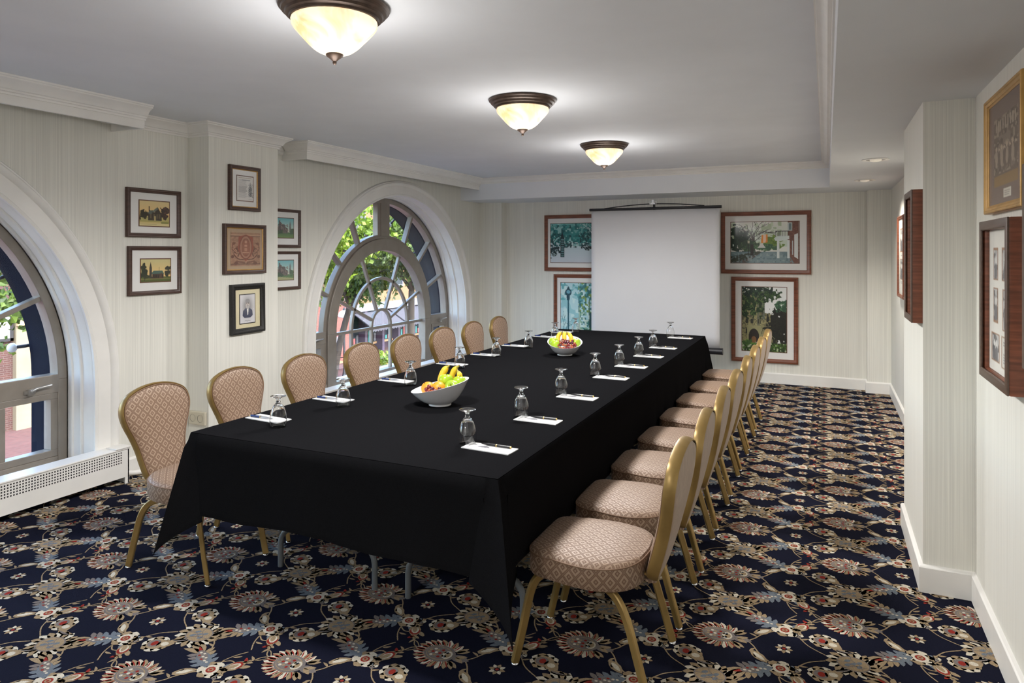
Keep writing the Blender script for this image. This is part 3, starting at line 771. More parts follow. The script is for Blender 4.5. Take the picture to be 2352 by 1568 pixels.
YL = [2.47, 3.00, 3.58, 4.21, 4.80, 5.39, 5.98, 6.58]
YR = [2.515, 3.03, 3.58, 4.14, 4.72, 5.28, 5.84, 6.47]
ords = ['nearest', 'second', 'third', 'fourth', 'fifth', 'sixth', 'seventh', 'farthest']
first = True
rnd = random.Random(4)
for side, ys in (('window', YL), ('aisle', YR)):
    for i, y in enumerate(ys):
        x = -2.848 if side == 'window' else -.803
        rz = (-PI / 2 if side == 'window' else PI / 2) + (R(rnd.uniform(-2, 2)) if i else 0)
        if first: c = chair; c.location = (x, y, 0); c.rotation_euler = (0, 0, rz); first = False
        else: c = copy_tree(chair, None, (x, y, 0), rz)
        nth = ords[i] if i in (0, 7) else ords[i] + ' nearest'
        tag(c, f'gold-framed banquet chair with tan diamond fabric, {nth} on the {side} side of the table', 'chair', f'banquet chairs on the {side} side of the table')

# ------------------------------------------------------------------ things on the table
def make_goblet():
    e = empty('water_goblet')
    o_ = [(.0335, 0), (.0352, .008), (.0378, .030), (.0375, .045), (.034, .065), (.0275, .085), (.0195, .099), (.0125, .107)]
    i_ = [(r - .0013, z) for r, z in o_]
    prof = [(.0005, .101)] + [(r, z - .002 if z > .06 else z) for r, z in i_[::-1]][1:] + o_
    G().lathe(prof, 28).obj('bowl', M_GOBLET, e, smooth=60)
    G().lathe([(.0125, .107), (.0098, .110), (.0108, .114), (.0082, .118), (.0085, .124), (.013, .131)], 20).obj('stem', M_GOBLET, e, smooth=60)
    G().lathe([(.013, .131), (.024, .1365), (.0335, .1390), (.0345, .1405), (.033, .1420), (.018, .1408), (.0005, .1402)], 28).obj('foot', M_GOBLET, e, smooth=60)
    return e
gob = make_goblet()
def paint_grid(name, img, w_, h_, parent, f, m=M_PRINT):
    """img: (H,W,3) linear; laid on points f(a in 0..1, b in 0..1 from top)"""
    Hh, Ww = img.shape[:2]; g = G()
    vs = [f(i / (Ww - 1), j / (Hh - 1)) for j in range(Hh) for i in range(Ww)]
    fs = [(j * Ww + i, (j + 1) * Ww + i, (j + 1) * Ww + i + 1, j * Ww + i + 1) for j in range(Hh - 1) for i in range(Ww - 1)]
    me = bpy.data.meshes.new(name); me.from_pydata(vs, [], fs); me.materials.append(m)
    ca = me.color_attributes.new('print', 'FLOAT_COLOR', 'POINT')
    a = np.ones((Hh * Ww, 4), np.float32); a[:, :3] = img.reshape(-1, 3); ca.data.foreach_set('color', a.ravel())
    me.update(); o = bpy.data.objects.new(name, me); C.objects.link(o); o.parent = parent
    return o
def lin(img): img = np.clip(img, 0, 1); return np.where(img <= .04045, img / 12.92, ((img + .055) / 1.055) ** 2.4)
def make_pad():
    e = empty('notepad'); L, Wd = .215, .088
    Ww, Hh = 60, 26; img = np.full((Hh, Ww, 3), .86)
    img[5:21, 4:5] = .45; img[6:9, 8:11] = .35
    for i in range(14, 30):
        t = (i - 14) / 16; a = int(13 - 6 * math.sin(t * PI) * .8); img[a:15 if i < 26 else 14, i] = (.30, .30, .33)
    for a, b in ((33, 41), (43, 51)):
        for i in range(a, b): img[10 + (i * 7) % 4, i] = .5; img[12 + (i * 5) % 3, i] = .6
    img[20, 10:52] = .72
    def z(x, y): return .0035 + .010 * max(0, -(x + .06)) ** 1.2 * 1.2 + (max(0, abs(y) - .02) ** 2) * 1.1
    g = G(); n = 14; k = 8
    top = [(-L / 2 + L * i / n, -Wd / 2 + Wd * j / k) for i in range(n + 1) for j in range(k + 1)]
    vs = [(x, y, z(x, y)) for x, y in top] + [(x, y, max(0, z(x, y) - .0035)) for x, y in top]; N = len(top)
    fs = []
    for i in range(n):
        for j in range(k):
            a = i * (k + 1) + j; fs += [(a, a + k + 1, a + k + 2, a + 1), (N + a + 1, N + a + k + 2, N + a + k + 1, N + a)]
    for i in range(n):
        for j in (0, k): a = i * (k + 1) + j; fs.append((a, a + k + 1, N + a + k + 1, N + a))
    for j in range(k):
        for i in (0, n): a = i * (k + 1) + j; fs.append((a, a + 1, N + a + 1, N + a))
    G().add(vs, fs).obj('sheets', mat('white_paper', (.80, .80, .80), .7), e, smooth=40)
    paint_grid('sheet_print', lin(img), L, Wd, e, lambda a, b: (-L / 2 + .003 + (L - .006) * a, Wd / 2 - .003 - (Wd - .006) * b, z(-L / 2 + L * a, Wd / 2 - Wd * b) + .0004))
    return e
pad = make_pad()
def make_pen(cap, barrel, trim):
    e = empty('ballpoint_pen'); r = .0052
    mk = lambda pr, nm, m_: G().lathe(pr, 12).obj(nm, m_, e, smooth=50)
    parts = [mk([(.0008, 0), (.0022, .004), (.0042, .022), (r, .03), (r, .068)], 'barrel', barrel), mk([(r + .0004, .068), (r + .0008, .070), (r + .0004, .073)], 'ring', trim),
             mk([(r, .073), (r, .128), (.0046, .133)], 'cap', cap), mk([(.0046, .133), (.004, .137), (.0005, .139)], 'finial', trim),
             G().tube([(r, 0, .132), (r + .0030, 0, .129), (r + .0026, 0, .095)], 1, prof=rectprof(.0007, .0018), up=(1, 0, 0)).obj('clip', trim, e)]
    for p in parts:
        p.rotation_euler = (0, PI / 2, 0); p.location = (-.07, 0, r + .0009)
    return e
M_BLKPEN = mat('black_pen_lacquer', (.012, .012, .014), .25); M_GLDPEN = mat('gold_pen_trim', (.75, .52, .16), .25, metal=.9)
M_BLUPEN = mat('blue_pen_lacquer', (.012, .03, .13), .3); M_SILPEN = mat('silver_pen_barrel', (.55, .57, .62), .3, metal=.7)
penb = make_pen(M_BLKPEN, M_BLKPEN, M_GLDPEN); pens = make_pen(M_BLUPEN, M_SILPEN, M_GLDPEN)
GL = [(-2.25, 2.375), (-2.248, 2.83), (-2.244, 3.45), (-2.276, 4.11), (-2.285, 4.70), (-2.249, 5.24), (-2.292, 5.96), (-2.258, 6.44)]
GR = [(-1.346, 2.495), (-1.332, 3.012), (-1.339, 3.576), (-1.348, 4.222), (-1.327, 4.71), (-1.314, 5.21), (-1.321, 5.72), (-1.324, 6.44)]
NLy = [2.468, 2.94, 3.53, 4.22, 4.735, 5.30, 5.98, 6.42]; NRy = [2.463, 2.972, 3.53, 4.17, 4.66, 5.17, 5.68, 6.41]
fg = fp = fbl = fbk = True
def zt(y): return .7525 if y < 4.5 else .749
for side, gl, ny in (('window', GL, NLy), ('aisle', GR, NRy)):
    for i in range(8):
        nth = ords[i] if i in (0, 7) else ords[i] + ' nearest'
        x, y = gl[i]; l = (x, y, zt(y) + .0003)
        if fg: o = gob; o.location = l; fg = False
        else: o = copy_tree(gob, None, l, rnd.uniform(0, 6))
        tag(o, f'upturned clear water goblet, {nth} in the {side}-side row', 'glass', f'upturned goblets, {side} side')
        px = -2.40 if side == 'window' else -1.228
        l = (px, ny[i], zt(ny[i]) + .0003); rz = R(-4 if side == 'window' else -3) + R(rnd.uniform(-1.5, 1.5))
        if fp: o = pad; o.location = l; o.rotation_euler = (0, 0, rz); fp = False
        else: o = copy_tree(pad, None, l, rz)
        tag(o, f'small white printed notepad, {nth} in the {side}-side row', 'notepad', f'notepads, {side} side')
        if side == 'window':
            l2 = (px - .035, ny[i] - .012, l[2] + .0036); src = pens
            if fbl: o = src; fbl = False
            else: o = copy_tree(src)
            o.location = l2; o.rotation_euler = (0, 0, rz + PI + R(4)); lab = 'blue and silver pen'
        else:
            l2 = (px + .018, ny[i] + .026, l[2] + .0036); src = penb
            if fbk: o = src; fbk = False
            else: o = copy_tree(src)
            o.location = l2; o.rotation_euler = (0, 0, rz + R(1)); lab = 'black and gold pen'
        tag(o, f'{lab} on the notepad {nth} in the {side}-side row', 'pen', f'pens on notepads, {side} side')

# fruit bowls
def make_bowl(loc, rz, label):
    e = empty('fruit_bowl', loc, rz, label, 'bowl', 'white fruit bowls')
    n = 48; rings = []
    def rim(ph): return (.150 * math.cos(ph), .135 * math.sin(ph), .103 + .034 * math.cos(ph))
    def lay(t, off):   # t 0 at foot edge, 1 at rim
        o_ = []
        for k in range(n):
            ph = 2 * PI * k / n; rx, ry, rz_ = rim(ph); r0 = .055
            a = t ** .6
            o_.append(((r0 * math.cos(ph)) * (1 - a) + rx * a - off * math.cos(ph), (r0 * math.sin(ph)) * (1 - a) + ry * a - off * math.sin(ph), .008 + (rz_ - .008) * t + (off * .8 if t < .9 else 0)))
        return o_
    ls = [[(.050 * math.cos(2 * PI * k / n), .050 * math.sin(2 * PI * k / n), 0) for k in range(n)], [(.056 * math.cos(2 * PI * k / n), .056 * math.sin(2 * PI * k / n), .001) for k in range(n)]]
    ls += [lay(t, 0) for t in (0, .15, .3, .45, .6, .75, .9, 1)] + [lay(t, .005) for t in (1, .9, .75, .6, .45, .3, .15, .02)]
    vs = [p for l in ls for p in l]; fs = []
    for r_ in range(len(ls) - 1):
        for k in range(n): fs.append((r_ * n + k, r_ * n + (k + 1) % n, (r_ + 1) * n + (k + 1) % n, (r_ + 1) * n + k))
    fs.append(tuple((len(ls) - 1) * n + k for k in range(n))); fs.append(tuple(range(n - 1, -1, -1)))
    G().add(vs, fs).obj('bowl', M_WHITEC, e, smooth=50)
    G().lathe([(.048, -.0), (.058, .0), (.0585, .004), (.055, .009)], n).obj('foot_ring', M_WHITEC, e, smooth=50)
    return e
BOW1 = (-1.82, 3.075, .7527); BOW2 = (-1.838, 4.99, .7492)
make_bowl(BOW1, R(25), 'white slanted bowl with oranges, apples and bananas, nearer on the table')
make_bowl(BOW2, R(112), 'white slanted bowl heaped with red grapes, farther on the table')
M_ORANGE = mat('orange_peel', (.85, .30, .012), .45, noise=(140, .12), bump=(.3, .002)); M_APPLE = mat('green_apple_skin', (.34, .50, .022), .28, noise=(9, .2), coat=.2)
M_BANANA = mat('banana_peel', (.80, .52, .03), .5, noise=(12, .18)); M_STEM = mat('fruit_stem', (.06, .045, .02), .7)
M_GRAPE = [mat('grape_red', (.16, .012, .014), .22, coat=.4, noise=(50, .3)), mat('grape_amber', (.30, .06, .015), .22, coat=.4, noise=(50, .3)), mat('grape_purple', (.07, .006, .02), .22, coat=.4, noise=(50, .3))]
def cam_off(b, r, f, z):     # offset expressed as across the table view / along it
    c_, s_ = math.cos(R(24.6)), math.sin(R(24.6)); return (b[0] + c_ * r - s_ * f, b[1] + s_ * r + c_ * f, b[2] + z)
def orange(p, label, r=.036):
    e = empty('orange', p, 0, label, 'orange', 'oranges in the bowl')
    G().lathe([(.0005, -r * .96)] + [(r * math.cos(a), r * .97 * math.sin(a)) for a in [R(x) for x in range(-80, 81, 10)]] + [(.004, r * .955), (.0005, r * .93)], 24).obj('peel', M_ORANGE, e, smooth=180)
    G().lathe([(.004, 0), (.003, .002), (.0005, .0022)], 8, (0, 0, r * .94)).obj('stem_button', M_STEM, e)
    e.rotation_euler = (R(25), R(-20), 0)
def apple(p, label, r=.037, rot_=(0, 0, 0)):
    e = empty('green_apple', p, 0, label, 'apple', 'green apples in the bowls')
    pr = [(.002, -r * .72), (.010, -r * .80), (r * .5, -r * .88), (r * .78, -r * .62), (r * .95, -r * .2), (r, r * .15), (r * .95, r * .5), (r * .74, r * .80), (r * .45, r * .90), (r * .2, r * .78), (.002, r * .58)]
    G().lathe(spline(pr, 3), 26).obj('skin', M_APPLE, e, smooth=180)
    G().tube([(0, 0, r * .58), (.001, .001, r * .85), (.004, .003, r * 1.1)], .0014, 6).obj('stem', M_STEM, e)
    e.rotation_euler = rot_
def banana(p, q, bend, label, r=.017):
    e = empty('banana', p, 0, label, 'banana', 'bananas in the bowls')
    P, Q = Vector((0, 0, 0)), Vector(q) - Vector(p); B = Vector(bend); pts = []; rr = []
    for i in range(15):
        t = i / 14; pts.append(P.lerp(Q, t) + B * 4 * t * (1 - t)); rr.append(r * (.30 + .70 * min(1, t / .18)) if t < .18 else (r if t < .72 else r * (1 - .78 * ((t - .72) / .28) ** 1.1)))
    G().tube(pts[:13], rr[:13], 7).obj('peel', M_BANANA, e, smooth=65)
    G().tube([pts[12], pts[13], pts[14]], [rr[12], .0048, .0042], 7).obj('stem', mat('banana_stem', (.36, .30, .04), .6), e, smooth=65)
    G().tube([pts[14], pts[14] + (pts[14] - pts[13]) * .12], .0044, 7).obj('stem_tip', M_STEM, e)
def grapes(centres, label, base):
    e = empty('grape_bunch', base, 0, label, 'grapes', 'grape bunches in the bowls'); rn = random.Random(len(centres))
    for k, c_ in enumerate(centres):
        r = rn.uniform(.0098, .0120); d = Vector(c_) - Vector(base)
        o = G().lathe([(.0004, -r)] + [(r * math.cos(R(a)), 1.08 * r * math.sin(R(a))) for a in range(-70, 71, 20)] + [(.0004, r * 1.08)], 12).obj('grape', M_GRAPE[rn.choice((0, 0, 1, 2, 0))], e, smooth=180)
        o.location = d; o.rotation_euler = (rn.uniform(-1, 1), rn.uniform(-1, 1), 0)
    z = Vector(centres[0]) - Vector(base)
    G().tube([z + Vector((0, 0, -.004)), z * .5 + Vector((0, 0, .004)), Vector(centres[-1]) - Vector(base)], .0015, 6).obj('stalk', mat('grape_stalk', (.16, .15, .04), .7), e)
orange(cam_off(BOW1, -.064, .008, .082), 'orange at the left end of the nearer bowl, behind another'); orange(cam_off(BOW1, -.006, -.028, .088), 'larger-looking orange in front in the nearer bowl', .038)
apple(cam_off(BOW1, .028, .032, .116), 'green apple resting highest in the middle of the nearer bowl'); apple(cam_off(BOW1, .066, -.034, .095), 'green apple in front, stem dimple facing the viewer, nearer bowl', .037, (R(60), 0, R(10))); apple(cam_off(BOW1, .098, .026, .110), 'green apple at the right end of the nearer bowl', .034)
banana(cam_off(BOW1, -.008, .075, .080), cam_off(BOW1, .040, .10, .186), (-.012, .0, .012), 'single banana standing at the back left of the nearer bowl', .018)
banana(cam_off(BOW1, .056, .078, .080), cam_off(BOW1, .094, .075, .190), (-.018, .0, .010), 'taller banana of the pair in the nearer bowl', .016); banana(cam_off(BOW1, .078, .066, .085), cam_off(BOW1, .082, .062, .170), (.02, .0, .0), 'shorter banana of the pair in the nearer bowl', .015)
rn = random.Random(3)
gc = [cam_off(BOW1, x * .95, f + .006, z + .030) for x, f, z in ((-.068, -.055, .058), (-.05, -.068, .056), (-.054, -.052, .072), (-.034, -.07, .064), (-.018, -.083, .058), (-.036, -.085, .05), (-.003, -.092, .052), (.006, -.082, .066), (.022, -.088, .06), (-.06, -.072, .046), (-.022, -.096, .044), (.01, -.1, .048))]
grapes(gc, 'few red grapes at the front of the nearer bowl', cam_off(BOW1, -.02, -.07, .04))
apple(cam_off(BOW2, -.088, .005, .098), 'green apple at the back left of the farther bowl'); apple(cam_off(BOW2, -.078, -.045, .085), 'green apple at the front left of the farther bowl'); apple(cam_off(BOW2, .085, .0, .090), 'green apple at the right of the farther bowl')
banana(cam_off(BOW2, -.04, .03, .075), cam_off(BOW2, -.012, .075, .172), (-.02, -.01, .01), 'left of the three bananas in the farther bowl', .017); banana(cam_off(BOW2, .004, .02, .08), cam_off(BOW2, .006, .07, .172), (.0, -.014, .014), 'middle of the three bananas in the farther bowl', .018); banana(cam_off(BOW2, .05, .03, .075), cam_off(BOW2, .02, .078, .168), (.022, -.01, .01), 'right of the three bananas in the farther bowl', .016)
gc = []
for f, z, x0_, x1_, n_ in ((-.085, .066, -.05, .06, 7), (-.07, .083, -.055, .075, 8), (-.05, .098, -.04, .07, 7), (-.03, .110, -.045, .055, 5), (-.01, .112, -.02, .03, 3)):
    for k in range(n_): gc.append(cam_off(BOW2, x0_ + (x1_ - x0_) * (k + .5 * (int(f * 1000) % 2)) / max(1, n_ - 1) + rn.uniform(-.003, .003), f + rn.uniform(-.004, .004), z + rn.uniform(-.005, .005)))
grapes(gc, 'heap of red grapes filling the front of the farther bowl', cam_off(BOW2, .01, -.05, .06))

# ------------------------------------------------------------------ projection screen
def screen():
    YS = 7.90; xc = -1.825
    e = empty('projection_screen', (xc, YS, 0), 0, 'white tripod projection screen with black top bar before the far wall', 'screen')
    hw = .745
    nv = 12; vs = []; fs = []
    for i in range(25):
        for j in range(nv + 1): vs.append((-hw + 2 * hw * i / 24, .004 * math.sin(i * .5) * (j / nv - .4) * .25, 2.035 - 1.56 * j / nv))
    for i in range(24):
        for j in range(nv): a = i * (nv + 1) + j; fs.append((a, a + 1, a + nv + 2, a + nv + 1))
    sf = G().add(vs, fs).obj('screen_fabric', mat('matte_white_screen', (.60, .60, .62), .9, noise=(1.4, .02)), e, smooth=180)
    sd = sf.modifiers.new('thickness', 'SOLIDIFY'); sd.thickness = .002
    G().tube([(-hw - .022, 0, 2.052), (hw + .022, 0, 2.052)], .016, 12).obj('top_bar', M_BLACKMETAL, e, smooth=50)
    hb = [(-.58, -.004, 2.065), (-.3, -.004, 2.092), (-.06, -.004, 2.104), (.06, -.004, 2.104), (.3, -.004, 2.094), (.58, -.004, 2.068)]
    bail = G().tube(spline(hb, 5), .006, 8).obj('bail', M_BLACKMETAL, e, smooth=60)
    g = G(); g.box(-.028, .028, -.02, .02, 2.098, 2.118); g.tube([(-.035, -.012, 2.10), (-.045, -.012, 2.128), (-.015, -.012, 2.135), (.015, -.012, 2.135), (.045, -.012, 2.128), (.035, -.012, 2.10)], .004, 6); g.box(-.012, .012, -.015, .015, 2.118, 2.15)
    g.obj('hook_bracket', M_CHROME, e, smooth=40)
    G().tube([(-hw - .028, 0, .440), (hw + .028, 0, .440)], .036, 18).obj('roller_case', M_BLACKMETAL, e, smooth=50)
    for sx in (-1, 1): G().tube([(sx * (hw + .028), 0, .440), (sx * (hw + .035), 0, .440)], .038, 18).obj('end_cap', mat('black_plastic', (.02, .02, .022), .5), e, smooth=50)
    G().tube([(0, .06, .12), (0, .06, 2.11)], .014, 12).obj('post', M_BLACKMETAL, e, smooth=60)
    for a in (R(90), R(210), R(330)): G().tube([(0, .06, .62), (.27 * math.cos(a), .06 + .27 * math.sin(a), .34), (.42 * math.cos(a), .06 + .42 * math.sin(a), .012)], .011, 10).obj('leg', M_BLACKMETAL, e, smooth=60)
screen()

# ------------------------------------------------------------------ ceiling lamps
M_LBRONZE = mat('lamp_bronze', (.075, .048, .034), .42, metal=.5, noise=(30, .25))
def shade_mat():
    m = bpy.data.materials.new('alabaster_glass'); m.use_nodes = True; n = m.node_tree; b = n.nodes['Principled BSDF']
    tc = n.nodes.new('ShaderNodeTexCoord'); nz = n.nodes.new('ShaderNodeTexNoise'); nz.inputs['Scale'].default_value = 5; nz.inputs['Detail'].default_value = 3; nz.inputs['Distortion'].default_value = 2.2
    n.links.new(tc.outputs['Object'], nz.inputs['Vector'])
    cr = n.nodes.new('ShaderNodeValToRGB'); e = cr.color_ramp.elements; e[0].position = .36; e[0].color = (.80, .50, .24, 1); e[1].position = .60; e[1].color = (1, .83, .58, 1)
    n.links.new(nz.outputs[0], cr.inputs[0]); n.links.new(cr.outputs[0], b.inputs['Base Color']); n.links.new(cr.outputs[0], b.inputs['Emission Color'])
    b.inputs['Emission Strength'].default_value = SHADE_E; b.inputs['Roughness'].default_value = .3
    return m
M_SHADE = shade_mat()
def lamp(x, y, label):
    e = empty('ceiling_lamp', (x, y, ZC), 0, label, 'lamp', 'alabaster ceiling lamps')
    G().lathe([(.205, 0), (.212, -.004), (.212, -.012), (.203, -.018), (.200, -.026), (.188, -.032), (.184, -.042), (.172, -.047), (.170, -.056), (.160, -.058), (.150, -.050), (.10, -.040)], 48).obj('canopy', M_LBRONZE, e, smooth=30)
    G().lathe(spline([(.158, -.048), (.165, -.062), (.160, -.082), (.142, -.104), (.118, -.130), (.092, -.157), (.062, -.178), (.028, -.188), (.004, -.190)], 3), 40).obj('shade', M_SHADE, e, smooth=180)
    G().lathe([(.030, -.184), (.034, -.188), (.032, -.194), (.018, -.204), (.010, -.212), (.007, -.214), (.008, -.220), (.005, -.226), (.0005, -.228)], 20).obj('finial', M_LBRONZE, e, smooth=50)
    for kind, en, z in (('SPOT', LAMP_W, -.24), ('POINT', FILL_W, -.42)):  # spot: the lamp's own light; point: added fill hung lower for the ceiling
        l = bpy.data.lights.new('lamp_and_fill', kind); l.energy = en * 4; l.color = (1, .98, .96); l.shadow_soft_size = .14
        if kind == 'SPOT': l.spot_size = R(174); l.spot_blend = .5
        lo = bpy.data.objects.new('lamp_and_fill', l); C.objects.link(lo); lo.parent = e; lo.location = (0, 0, z)
lamp(-1.745, 2.145, 'nearest alabaster flush ceiling lamp, cut by the top edge'); lamp(-1.735, 3.945, 'middle alabaster flush ceiling lamp of the row')
lamp(-1.79, 5.865, 'farthest alabaster flush ceiling lamp, above the screen end'); lamp(-1.745, -1.1, 'unseen alabaster ceiling lamp added behind the view for its light')  # last lamp is unseen, added behind the camera to brighten the near end
def downlight(y, label):
    e = empty('recessed_downlight', (.33, y, ZS), 0, label, 'light', 'recessed downlights in the soffit')
    G().lathe([(.066, .0), (.090, -.001), (.092, -.005), (.086, -.008), (.070, -.007), (.064, -.002)], 32).obj('trim_ring', M_TRIM, e, smooth=40)
    G().lathe([(.066, -.004), (.045, -.001), (.0005, -.0005)], 28).obj('reflector', mat('downlight_reflector', (.6, .58, .55), .25, metal=.6), e, smooth=50)
    G().lathe([(.040, -.0012), (.038, -.012), (.022, -.018), (.0005, -.020)], 20).obj('bulb', mat('downlight_bulb', (.9, .88, .82), .4, emit=((1, .85, .66), .10)), e, smooth=180)
    l = bpy.data.lights.new('downlight_beam', 'SPOT'); l.energy = DOWN_W * 4; l.color = (1, .92, .82); l.spot_size = R(130); l.spot_blend = 1; l.shadow_soft_size = .05
    lo = bpy.data.objects.new('downlight_beam', l); C.objects.link(lo); lo.parent = e; lo.location = (0, 0, -.03)
downlight(5.70, 'recessed round downlight in the soffit, nearer of the two'); downlight(7.27, 'recessed round downlight in the soffit, nearest the far wall')

# ------------------------------------------------------------------ framed pictures
def vnoise(h, w_, cell, seed):
    rs = np.random.RandomState(seed); gh, gw = int(h / cell) + 3, int(w_ / cell) + 3; g = rs.rand(gh, gw)
    y = np.arange(h) / cell; x = np.arange(w_) / cell; yi = y.astype(int); xi = x.astype(int); fy = (y - yi)[:, None]; fx = (x - xi)[None]
    fy = fy * fy * (3 - 2 * fy); fx = fx * fx * (3 - 2 * fx)
    a = g[yi][:, xi]; b = g[yi][:, xi + 1]; c = g[yi + 1][:, xi]; d = g[yi + 1][:, xi + 1]
    return (a * (1 - fx) + b * fx) * (1 - fy) + (c * (1 - fx) + d * fx) * fy
class Art:
    def __init__(s, w_, h, c, seed=0):
        s.w, s.h = w_, h; s.a = np.zeros((h, w_, 3)); s.a[:] = np.array(c) / 255.
        s.Y, s.X = np.mgrid[0:h, 0:w_].astype(float); s.X /= (w_ - 1); s.Y /= (h - 1); s.k = seed
    def put(s, mask, c, op=1.0):
        m = (mask.astype(float) * op)[..., None]; s.a = s.a * (1 - m) + np.array(c) / 255. * m; return s
    def grad(s, c0, c1, y0=0, y1=1):
        t = np.clip((s.Y - y0) / (y1 - y0), 0, 1)[..., None]; m = ((s.Y >= y0) & (s.Y <= y1))[..., None]
        s.a = np.where(m, np.array(c0) / 255. * (1 - t) + np.array(c1) / 255. * t, s.a); return s
    def rect(s, x0, x1, y0, y1, c, op=1): return s.put((s.X >= x0) & (s.X <= x1) & (s.Y >= y0) & (s.Y <= y1), c, op)
    def ell(s, cx, cy, rx, ry, c, op=1, rag=0, cell=4):
        s.k += 1; n = vnoise(s.h, s.w, cell, s.k) - .5 if rag else 0
        return s.put(((s.X - cx) / rx) ** 2 + ((s.Y - cy) / ry) ** 2 < 1 + rag * 4 * n, c, op)
    def poly(s, pts, c, op=1):
        m = np.zeros((s.h, s.w), bool); n = len(pts)
        for i in range(n):
            x0, y0 = pts[i]; x1, y1 = pts[(i + 1) % n]
            if y0 == y1: continue
            cr = ((s.Y >= min(y0, y1)) & (s.Y < max(y0, y1))) & (s.X < x0 + (s.Y - y0) / (y1 - y0) * (x1 - x0)); m ^= cr
        return s.put(m, c, op)
    def line(s, pts, wd, c, op=1):
        for (x0, y0), (x1, y1) in zip(pts[:-1], pts[1:]):
            dx, dy = x1 - x0, (y1 - y0); L = dx * dx + dy * dy + 1e-9; t = np.clip(((s.X - x0) * dx + (s.Y - y0) * dy) / L, 0, 1)
            asp = s.w / s.h; d = np.hypot((s.X - x0 - t * dx), (s.Y - y0 - t * dy) / asp); s.put(d < wd, c, op)
        return s
    def speck(s, mask, cols, cell=2, thr=.5):
        for c in cols:
            s.k += 1; s.put(mask & (vnoise(s.h, s.w, cell, s.k) > thr), c, .85)
        return s
    def tree(s, cx, cy, rx, ry, dark, lights, rag=.5):
        s.ell(cx, cy, rx, ry, dark, 1, rag, 6); m = (((s.X - cx) / rx) ** 2 + ((s.Y - cy) / ry) ** 2) < 1.15
        return s.speck(m & (vnoise(s.h, s.w, 5, s.k + 50) > .4), lights, 2, .62)
    def branches(s, x, y, ang, L, wd, c, depth, rn):
        x1, y1 = x + L * math.cos(ang), y - L * math.sin(ang); s.line([(x, y), (x1, y1)], wd, c)
        if depth:
            for _ in range(3): s.branches(x + (x1 - x) * rn.uniform(.5, 1), y + (y1 - y) * rn.uniform(.5, 1), ang + rn.uniform(-.8, .8), L * rn.uniform(.5, .75), wd * .62, c, depth - 1, rn)
    def text(s, x0, x1, y0, y1, rows, c=(110, 110, 112)):
        rs = np.random.RandomState(s.k + 7); hh = (y1 - y0) / rows
        for r in range(rows):
            e = x1 - rs.rand() * (x1 - x0) * .25; s.rect(x0, e, y0 + r * hh, y0 + r * hh + hh * .45, c, .55)
        return s
    def out(s): return lin(s.a)
def art_house():
    a = Art(96, 72, (232, 214, 160)).grad((225, 205, 150), (238, 196, 130), 0, .62).rect(0, 1, .62, .82, (190, 178, 110)).grad((205, 180, 110), (228, 214, 160), .8, 1)
    a.tree(.12, .56, .16, .18, (52, 46, 30), [(84, 76, 44)]); a.tree(.86, .45, .16, .24, (60, 44, 34), [(110, 70, 50)])
    a.poly([(.28, .78), (.28, .45), (.42, .36), (.50, .45), (.60, .22), (.74, .52), (.74, .78)], (66, 58, 46)).rect(.30, .335, .2, .45, (74, 50, 38)).poly([(.42, .4), (.58, .24), (.62, .3), (.47, .46)], (112, 120, 108)).poly([(.26, .5), (.34, .36), (.44, .4), (.40, .52)], (96, 104, 96))
    for x in (.34, .46, .56, .64): a.rect(x, x + .05, .52, .70, (104, 92, 66))
    return a.rect(.48, .54, .6, .8, (180, 160, 110)).rect(.0, 1, .80, .84, (150, 150, 80), .6).rect(.72, .98, .84, .9, (110, 120, 50), .8).text(.04, .6, .93, .98, 1, (150, 130, 90)).out()
def art_church():
    a = Art(96, 72, (226, 206, 140)).grad((206, 196, 140), (240, 200, 130), 0, .8).grad((96, 104, 48), (80, 90, 40), .78, 1)
    a.tree(.08, .55, .12, .3, (34, 44, 24), [(60, 74, 34)]); a.tree(.93, .58, .11, .24, (38, 40, 26), [(64, 66, 36)]); a.tree(.2, .75, .14, .1, (44, 50, 28), [(70, 80, 40)])
    a.poly([(.28, .85), (.28, .38), (.32, .1), (.36, .38), (.37, .85)], (62, 58, 50)).poly([(.36, .6), (.42, .52), (.72, .52), (.78, .66), (.36, .66)], (74, 104, 92)).rect(.37, .76, .66, .86, (70, 52, 40)).poly([(.60, .84), (.68, .58), (.77, .84)], (88, 64, 46))
    a.line([(.61, .52), (.61, .36)], .008, (70, 70, 60))
    for x in (.42, .49, .56, .7): a.rect(x, x + .03, .70, .82, (30, 28, 26))
    return a.rect(0, 1, .86, .90, (180, 160, 100), .5).out()
def art_document():
    a = Art(64, 88, (233, 230, 226)); a.text(.08, .92, .05, .10, 1, (150, 120, 90)); a.text(.08, .66, .13, .9, 22, (120, 120, 125)); a.rect(.3, .82, .13, .17, (120, 120, 125), .7)
    a.poly([(.72, .82), (.72, .45), (.76, .40), (.82, .2), (.86, .40), (.92, .46), (.92, .82)], (120, 120, 122)).speck((a.X > .70) & (a.Y > .3) & (a.Y < .85), [(60, 60, 62), (200, 200, 200)], 2, .6)
    return a.text(.7, .92, .92, .96, 1).out()
